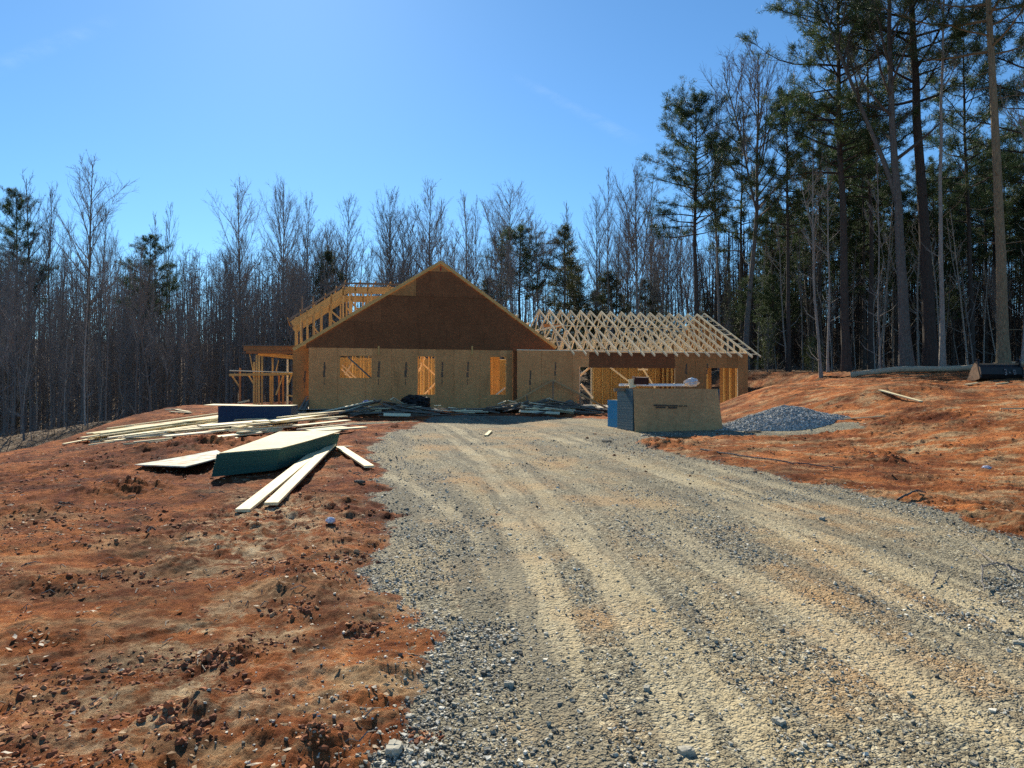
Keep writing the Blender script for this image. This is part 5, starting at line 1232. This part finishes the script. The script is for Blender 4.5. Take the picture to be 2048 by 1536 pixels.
# trees one can single out, placed by eye: pixel column, top row, distance
named = [('B', 165, 325, 60, 1, 'tallest bare tree on the left, with a pointed oval crown above the treeline', 1.0), ('B', 62, 358, 52, 2, 'bare tree near the left edge whose thin top bends left', .8), ('B', 105, 385, 56, 0, 'narrow bare tree just left of the tallest left one', .7),
         ('B', 205, 415, 58, 5, 'thin bare tree just right of the tallest left one', .6), ('B', 302, 425, 66, 7, 'left of two thin tops above the scruffy pine', .5), ('B', 325, 405, 66, 4, 'right of two thin tops above the scruffy pine', .5),
         ('B', 484, 372, 70, 1, 'full crowned bare tree above the porch frame', .9), ('B', 558, 372, 70, 3, 'bare tree with a twin top left of the roof peak', .8), ('B', 622, 402, 72, 0, 'bare tree behind the upper roof framing', .8), ('B', 697, 398, 74, 5, 'slim bare tree rising above the upper framing', .8),
         ('B', 785, 385, 74, 6, 'dense topped bare tree left of the gable peak', .8), ('B', 858, 368, 74, 1, 'tall bare tree directly behind the gable peak', .9), ('B', 888, 398, 76, 7, 'thinner bare tree just right of the one behind the peak', .7), ('B', 927, 392, 76, 0, 'bare tree with a bare lower trunk right of the gable peak', .8),
         ('B', 952, 402, 80, 2, 'faint slim bare tree right of the gable peak', .6), ('B', 1006, 378, 76, 3, 'broad topped bare tree above the garage trusses', 1.0), ('B', 1072, 412, 80, 4, 'bare tree above the first garage trusses', .8), ('B', 1128, 405, 80, 7, 'faint thin bare tree above the middle of the trusses', .7),
         ('B', 1190, 400, 66, 1, 'bare tree above the garage trusses with an even oval crown', .8), ('B', 1222, 335, 60, 7, 'very tall thin bare tree over the garage roof', .6), ('B', 1275, 338, 56, 6, 'many stemmed bare tree left of the lone pine', .9), ('B', 1325, 430, 60, 5, 'bare tree close behind the lone pine', .7),
         ('P', 1395, 203, 50, 3, 'lone round topped pine standing above the garage roof', 1.12), ('B', 1492, 98, 50, 3, 'very tall bare tree with a wide fan crown right of the lone pine', 1.15), ('B', 1440, 185, 52, 0, 'slender bare tree leaning beside the wide fan crowned one', .7),
         ('P', 1577, 190, 46, 2, 'pine with long open limbs right of the wide bare tree', .95), ('P', 1545, 400, 54, 1, 'shorter pine half hidden behind the open limbed one', 1.0), ('P', 1640, 215, 52, 0, 'pine in the second row right of the open limbed one', 1.0),
         ('P', 30, 392, 52, 1, 'scruffy pine at the far left edge', .8), ('P', 300, 478, 60, 1, 'flat topped scruffy pine in the left wood', .95), 
         ('P', 1042, 463, 66, 3, 'round dark pine right of the gable peak', 1.5), ('C', 1128, 455, 66, 0, 'pointed dark cedar above the garage trusses', 1.3), ('C', 655, 505, 66, 1, 'dark cedar behind the upper roof framing', 1.2),
         ('C', 1225, 545, 62, 2, 'low broad cedar above the right half of the trusses', 1.8), ('C', 1290, 560, 60, 0, 'low dark cedar right of the broad one', 1.7), ('C', 1150, 520, 70, 2, 'dark cedar just behind the pointed one', 1.9), ('C', 980, 560, 64, 1, 'low cedar at the foot of the round dark pine', 1.8)]
for kd, px, py, Y, k, lab, sx in named:
    x, H = top_h(px, py, Y); pr = {'B': BARE, 'P': PINE, 'C': CEDAR}[kd][k % (8 if kd == 'B' else 4 if kd == 'P' else 3)]
    nm = {'B': 'bare_tree', 'P': 'pine_tree', 'C': 'cedar_tree'}[kd]
    place(pr, nm, x, Y, H, rt.uniform(0, 6), lab, nm.replace('_', ' ') if kd != 'B' else 'tree', None, sx * 18 / H if kd == 'B' and False else sx)
# the big trunks along the right edge of the clearing
def big(kind, bpx, tpx, Y, H, r0, label, seed, bark, sx=1.0, cs=.45, **kw):
    x = (bpx - 1024) / F * Y; lean = ((tpx - bpx) / F * Y) / (786 / F * Y)
    if kind == 'P': pr = make_pine(seed, bark, M['needle'], H=H, cs=cs, lean=lean, r0=r0, **kw)
    else: pr = make_bare(seed, bark, H=H, cs=cs, lean=lean, r0=r0, **kw)
    return place(pr, 'pine_tree' if kind == 'P' else 'bare_tree', x, Y, H, 0, label, 'pine tree' if kind == 'P' else 'tree', None, sx)
big('P', 1692, 1678, 40, 25, .24, 'tall dark pine with a dense crown at the left end of the felled trunk', 301, M['bark_p'], cs=.42, Lm=.15, nb=92)
big('B', 1815, 1765, 36, 25, .27, 'large pale barked tree leaning left behind the felled trunk', 302, M['bark_l'], cs=.42, spread=.2, nb=26, fork=1)
big('P', 1862, 1848, 38, 30, .33, 'thickest pine trunk rising beside the leaning pale tree', 303, M['bark_p'], cs=.46, Lm=.14, nb=64)
big('B', 1885, 1897, 35, 22, .12, 'thin straight pale tree just right of the thickest pine', 304, M['bark_s'], cs=.6, spread=.1, nb=16)
big('P', 2008, 1968, 32, 27, .24, 'pine with sunlit golden trunk colour rising behind the black bucket', 305, M['bark_sun'], cs=.50, Lm=.15, nb=54)
big('P', 1742, 1735, 46, 23, .17, 'slimmer pine in the second row left of the leaning pale tree', 306, M['bark_p'], cs=.46, Lm=.14, nb=56)
big('P', 2120, 2110, 36, 22, .22, 'dense pine filling the right edge of the picture', 307, M['bark_p'], cs=.40, Lm=.17, nb=52)
big('P', 1945, 1940, 47, 22, .18, 'dark pine in the gap left of the sunlit golden one', 308, M['bark_p'], cs=.42, Lm=.15, nb=56)
big('B', 1643, 1622, 40, 13, .085, 'small pale forked tree at the edge of the clearing', 309, M['bark_s'], cs=.45, spread=.14, nb=16, fork=1)
big('B', 1656, 1662, 41, 12, .07, 'thin pale sapling just right of the small forked tree', 310, M['bark_s'], cs=.5, spread=.12, nb=12)
big('B', 1760, 1752, 38, 12, .05, 'thin pale stem left of the leaning pale tree', 311, M['bark_s'], cs=.5, spread=.13, nb=12)
big('B', 2046, 2080, 33, 15, .10, 'curving grey stem at the right edge behind the bucket', 312, M['bark_s'], cs=.5, spread=.15, nb=14)
big('P', 1487, 1480, 55, 17, .16, 'mid height pine behind the right end of the garage roof', 313, M['bark_p'], cs=.5, Lm=.14, nb=30)

# the rest of the wood, each tree its own object
prof_px = [-150, 0, 150, 300, 420, 560, 700, 860, 1000, 1150, 1260, 1400, 1520, 1620, 1800, 2200]
prof_py = [430, 440, 440, 480, 470, 440, 435, 435, 440, 450, 420, 420, 430, 300, 330, 260]
zones = dict(left=('slender bare tree in the dense wood left of the house', 'bare trees in the wood left of the house'), mid=('bare tree in the wood behind the house roofs', 'bare trees in the wood behind the house'), right=('bare tree in the dark wood right of the house', 'bare trees in the dark wood on the right'))
REG = [(120, 'at the far left edge of the wood'), (260, 'below the tall pointed tree in the left wood'), (400, 'around the flat topped pine in the left wood'), (590, 'in the wood just left of the house'), (780, 'in the wood behind the upper roof framing'), (1010, 'in the wood behind the gable peak'),
       (1200, 'in the wood behind the left half of the garage trusses'), (1420, 'in the wood behind the right half of the garage trusses'), (1620, 'in the dark wood just right of the garage'), (1790, 'in the dark wood behind the end of the felled trunk'), (1930, 'in the dark wood behind the middle of the felled trunk'), (9999, 'in the dark wood behind the black bucket')]
def tree_lab(kind, px, x, Y, H):
    top = HOR - (H + float(macro(x, Y)) - CAMZ) / Y * F
    sz = 'tall' if top < 470 else 'mid height' if top < 560 else 'short'
    return sz + ' ' + kind + ' ' + [n for lim, n in REG if px < lim][0]
nB = 0
while nB < 235:
    px = rt.uniform(-160, 2260) if nB % 5 else rt.uniform(-160, 600)
    if px < 600: Y = rt.uniform(33, 80); 
    elif px < 1450: Y = rt.uniform(58, 88)
    else: Y = rt.uniform(46, 72)
    x = (px - 1024) / F * Y
    if px < 600 and x > -19.5 and Y < 54: continue
    py = float(np.interp(px, prof_px, prof_py)) + abs(rt.gauss(0, 60)) + (rt.uniform(20, 190) if rt.random() < .55 else 0)
    if px > 1450: py += rt.uniform(100, 300)
    if px < 600: py += rt.uniform(0, 70)
    if px < 600 and rt.random() < .22: nB += 1; continue
    x, H = top_h(px, py, Y)
    if H < 4: continue
    H = min(H, 24)
    z_ = 'left' if px < 590 else 'mid' if px < 1420 else 'right'; lab, grp = zones[z_]
    lab = tree_lab('bare tree', px, x, Y, H)
    pr = rt.choice(OAK) if rt.random() < .28 and z_ != 'right' else rt.choice(BARE)
    place(pr, 'bare_tree', x, Y, H, rt.uniform(0, 6.28), lab, 'tree', grp, rt.uniform(.65, 1.0) * (.75 if H < 12 else 1), (rt.gauss(0, .035), rt.gauss(0, .045))); nB += 1
nP = 0
while nP < 66:
    px = rt.uniform(1450, 2280); Y = rt.uniform(49, 74); py = float(np.interp(px, [1430, 1520, 1600, 1750, 1830, 1900, 2000, 2200], [600, 540, 330, 250, 340, 330, 260, 150])) + rt.uniform(0, 260); x, H = top_h(px, py, Y)
    place(rt.choice(PINE), 'pine_tree', x, Y, H, rt.uniform(0, 6.28), tree_lab('dark pine', px, x, Y, H), 'pine tree', 'pines deep in the wood on the right', rt.uniform(.9, 1.25)); nP += 1
for i in range(7):
    px = rt.uniform(900, 1420); Y = rt.uniform(66, 84); x, H = top_h(px, rt.uniform(560, 640), Y)
    place(rt.choice(CEDAR), 'cedar_tree', x, Y, H, rt.uniform(0, 6.28), 'low dark cedar in the wood behind the house', 'cedar tree', 'low cedars behind the house', rt.uniform(1.2, 1.8))
for i in range(2):
    px = rt.uniform(-100, 600); Y = rt.uniform(60, 82); x, H = top_h(px, rt.uniform(620, 680), Y)
    place(rt.choice(CEDAR), 'cedar_tree', x, Y, H, rt.uniform(0, 6.28), 'low dark cedar among the bare trees on the left', 'cedar tree', 'low cedars in the left wood', rt.uniform(1.2, 1.8))
for i in range(95):
    if i < 60: px = rt.uniform(1500, 2250); Y = rt.uniform(39, 58) if px < 1750 else rt.uniform(36, 56); lab, grp = 'thin sapling in the shade at the edge of the right wood', 'saplings at the edge of the right wood'
    else:
        px = rt.uniform(-100, 560); Y = rt.uniform(28, 50); lab, grp = 'thin sapling at the edge of the left wood', 'saplings at the edge of the left wood'
    x = (px - 1024) / F * Y
    if px < 600 and x > -18.5: continue
    if px > 1400 and Y < 46.5 - .22 * (x - 14): continue
    hs_ = rt.uniform(5, 12) if px > 1000 else rt.uniform(3.5, 7.5); place(rt.choice(SAP), 'sapling', x, Y, hs_, rt.uniform(0, 6.28), tree_lab('thin sapling', px, x, Y, hs_).replace('in the dark wood', 'fringing the wood').replace('in the wood', 'fringing the wood').replace('short ', 'low ' if hs_ < 8 else 'high '), 'sapling', grp, rt.uniform(.8, 1.1), (rt.gauss(0, .06), rt.gauss(0, .07)))
# holly like bush at the wood edge
def bush(px, py, Y, rad, H, label):
    r = np.random.default_rng(int(px)); B = MB(); NV = []
    for i in range(26):
        a = r.uniform(0, 6.28); h = r.uniform(.1, 1) * H; rr_ = rad * (1.1 - h / H) ** .6 * r.uniform(.4, 1); e = np.array([math.cos(a) * rr_, math.sin(a) * rr_, h]); B.tube([(0, 0, h * .4), e * [.5, .5, .8], e], [.02, .015, .008], 3)
        for k in range(16): tuft(NV, e * r.uniform(.5, 1.05) + r.normal(0, .15, 3) + [0, 0, .05], unit(e + [0, 0, .5]), r, .16, 8)
    B.tube([(0, 0, -.1), (.05, 0, H * .5), (0, .05, H * .95)], [.05, .035, .01], 5)
    x = (px - 1024) / F * Y; root = empty('evergreen_bush', (x, Y, float(macro(x, Y)))); tag(root, label, 'bush'); NV = np.concatenate(NV).reshape(-1, 3)
    link('branches', B.mesh('branches', M['bark_d']), root); link('foliage', mesh_np('foliage', NV, np.arange(len(NV)).reshape(-1, 3), M['holly']), root)
bush(1535, 700, 46, 1.2, 3.8, 'olive green evergreen bush at the dark wood edge right of the garage'); bush(1625, 700, 45, .7, 2.0, 'small sparse green bush left of the pale forked tree'); bush(1460, 500, 52, 1.4, 7.5, 'taller green bush behind the right end of the trusses')

# far thicket: stems and brush nobody could count
def thicket(name, n, pxr, Yr, pyr, seed, mat):
    r = np.random.default_rng(seed); mb = MB()
    for i in range(n):
        px = r.uniform(*pxr); Y = r.uniform(*Yr)
        x = (px - 1024) / F * Y; g = float(macro(x, Y)); H = CAMZ + (HOR - (r.uniform(*pyr))) / F * Y - g
        if H < 1: continue
        rb = r.uniform(.03, .11); le = r.normal(0, .035, 2); P = np.array([(x, Y, g - .1), (x + le[0] * H * .5, Y + le[1] * H * .5, g + H * .5), (x + le[0] * H * 1.3, Y, g + H)]); mb.tube(P, [rb, rb * .7, .015], 4)
        for k in range(int(9 + H * .7)):
            t_ = r.uniform(.12, 1); p = P[0] + (P[2] - P[0]) * t_; a = r.uniform(0, 6.28); L = r.uniform(.6, 2.2) * (1.15 - .6 * t_); e = p + np.array([math.cos(a) * L * .75, math.sin(a) * L * .75, L * r.uniform(.2, 1.1)]); m_ = (p + e) / 2 + r.normal(0, .1, 3); mb.tube([p, m_, e], [.022, .018, .010], 3)
            for w_ in range(2): e2 = m_ + r.normal(0, .5, 3) + [0, 0, .3]; mb.tube([m_, e2], [.014, .008], 3)
    tag(mb.build(name, mat), kind='stuff')
thicket('woodland_thicket', 1500, (-260, 700), (60, 125), (500, 660), 1, M['twig'])
thicket('woodland_thicket', 900, (560, 1540), (84, 135), (530, 690), 2, M['twig'])
thicket('woodland_thicket', 1500, (1420, 2400), (56, 110), (400, 660), 3, M['bark_p'])
# brush and litter on the left wood floor
rg = np.random.default_rng(44); mb = MB()
for i in range(1700):
    if i % 2: Y = rg.uniform(26, 60); px = rg.uniform(-80, 560)
    else: px = rg.uniform(1480, 2200); Y = rg.uniform(38, 58)
    x = (px - 1024) / F * Y
    if (i % 2 and x > -17.8) or (i % 2 == 0 and Y < 47 - .22 * (x - 14)): continue
    g = float(macro(x, Y)); L = rg.uniform(.3, 1.6); a = rg.uniform(0, 6.28); up_ = rg.uniform(.05, 1); p = np.array([x, Y, g]); e = p + np.array([math.cos(a) * L * (1 - up_ * .6), math.sin(a) * L * .5, L * up_]); mb.tube([p, (p + e) / 2 + rg.normal(0, .08, 3), e], [.018, .014, .006], 3)
tag(mb.build('undergrowth', M['bark_l']), kind='stuff')

# ---------------------------------------------------------------- two faint old contrails, high up
n = NT('contrail', 1.0, 0); al = n.attr('dens'); out = n.t.nodes['Material Output']
trp = n.t.nodes.new('ShaderNodeBsdfTransparent'); trl = n.t.nodes.new('ShaderNodeBsdfTranslucent'); trl.inputs[0].default_value = (.9, .93, .97, 1); mx = n.t.nodes.new('ShaderNodeMixShader')
n.set(mx.inputs[0], n.math('MULTIPLY', al, n.math('MULTIPLY', n.ramp(n.noise(.004, 4, .6), [(.35, .1), (.65, 1)]), .040))); n.t.links.new(trp.outputs[0], mx.inputs[1]); n.t.links.new(trl.outputs[0], mx.inputs[2]); n.t.links.new(mx.outputs[0], out.inputs[0])
def contrail(a, b, w0, w1, label):
    Z = 3000.0; P = []
    for px, py in (a, b): r = ray(px, py); P.append(r * (Z / r[2]))
    P = np.array(P); nn = 40; ww = 9; V = []; dn = []; d = unit(P[1] - P[0]); sd_ = unit(np.cross(d, [0, 0, 1]))
    for i in range(nn + 1):
        t_ = i / nn; c = P[0] + (P[1] - P[0]) * t_; wd = w0 + (w1 - w0) * t_
        for j in range(ww): u_ = j / (ww - 1) * 2 - 1; V.append(c + sd_ * u_ * wd + np.array([0, 0, 25 * (1 - u_ * u_)])); dn.append((1 - u_ * u_) ** 2 * min(1, t_ * 5, (1 - t_) * 5))
    i = np.arange(nn)[:, None] * ww + np.arange(ww - 1)[None]; me = mesh_np('contrail', np.array(V), np.stack([i, i + 1, i + ww + 1, i + ww], -1).reshape(-1, 4), n.m, True)
    at = me.attributes.new('dens', 'FLOAT', 'POINT'); at.data.foreach_set('value', np.array(dn, np.float32)); o = link('contrail', me); tag(o, label, 'contrail', kind='thing')
contrail((-120, 175), (235, 30), 170, 130, 'faint wide vapour trail slanting up in the upper left sky')
contrail((1020, 145), (1290, 290), 90, 200, 'faint thin vapour trail slanting down in the middle of the sky')
print('studs', NSTUD[0], 'objects', len(col.objects))
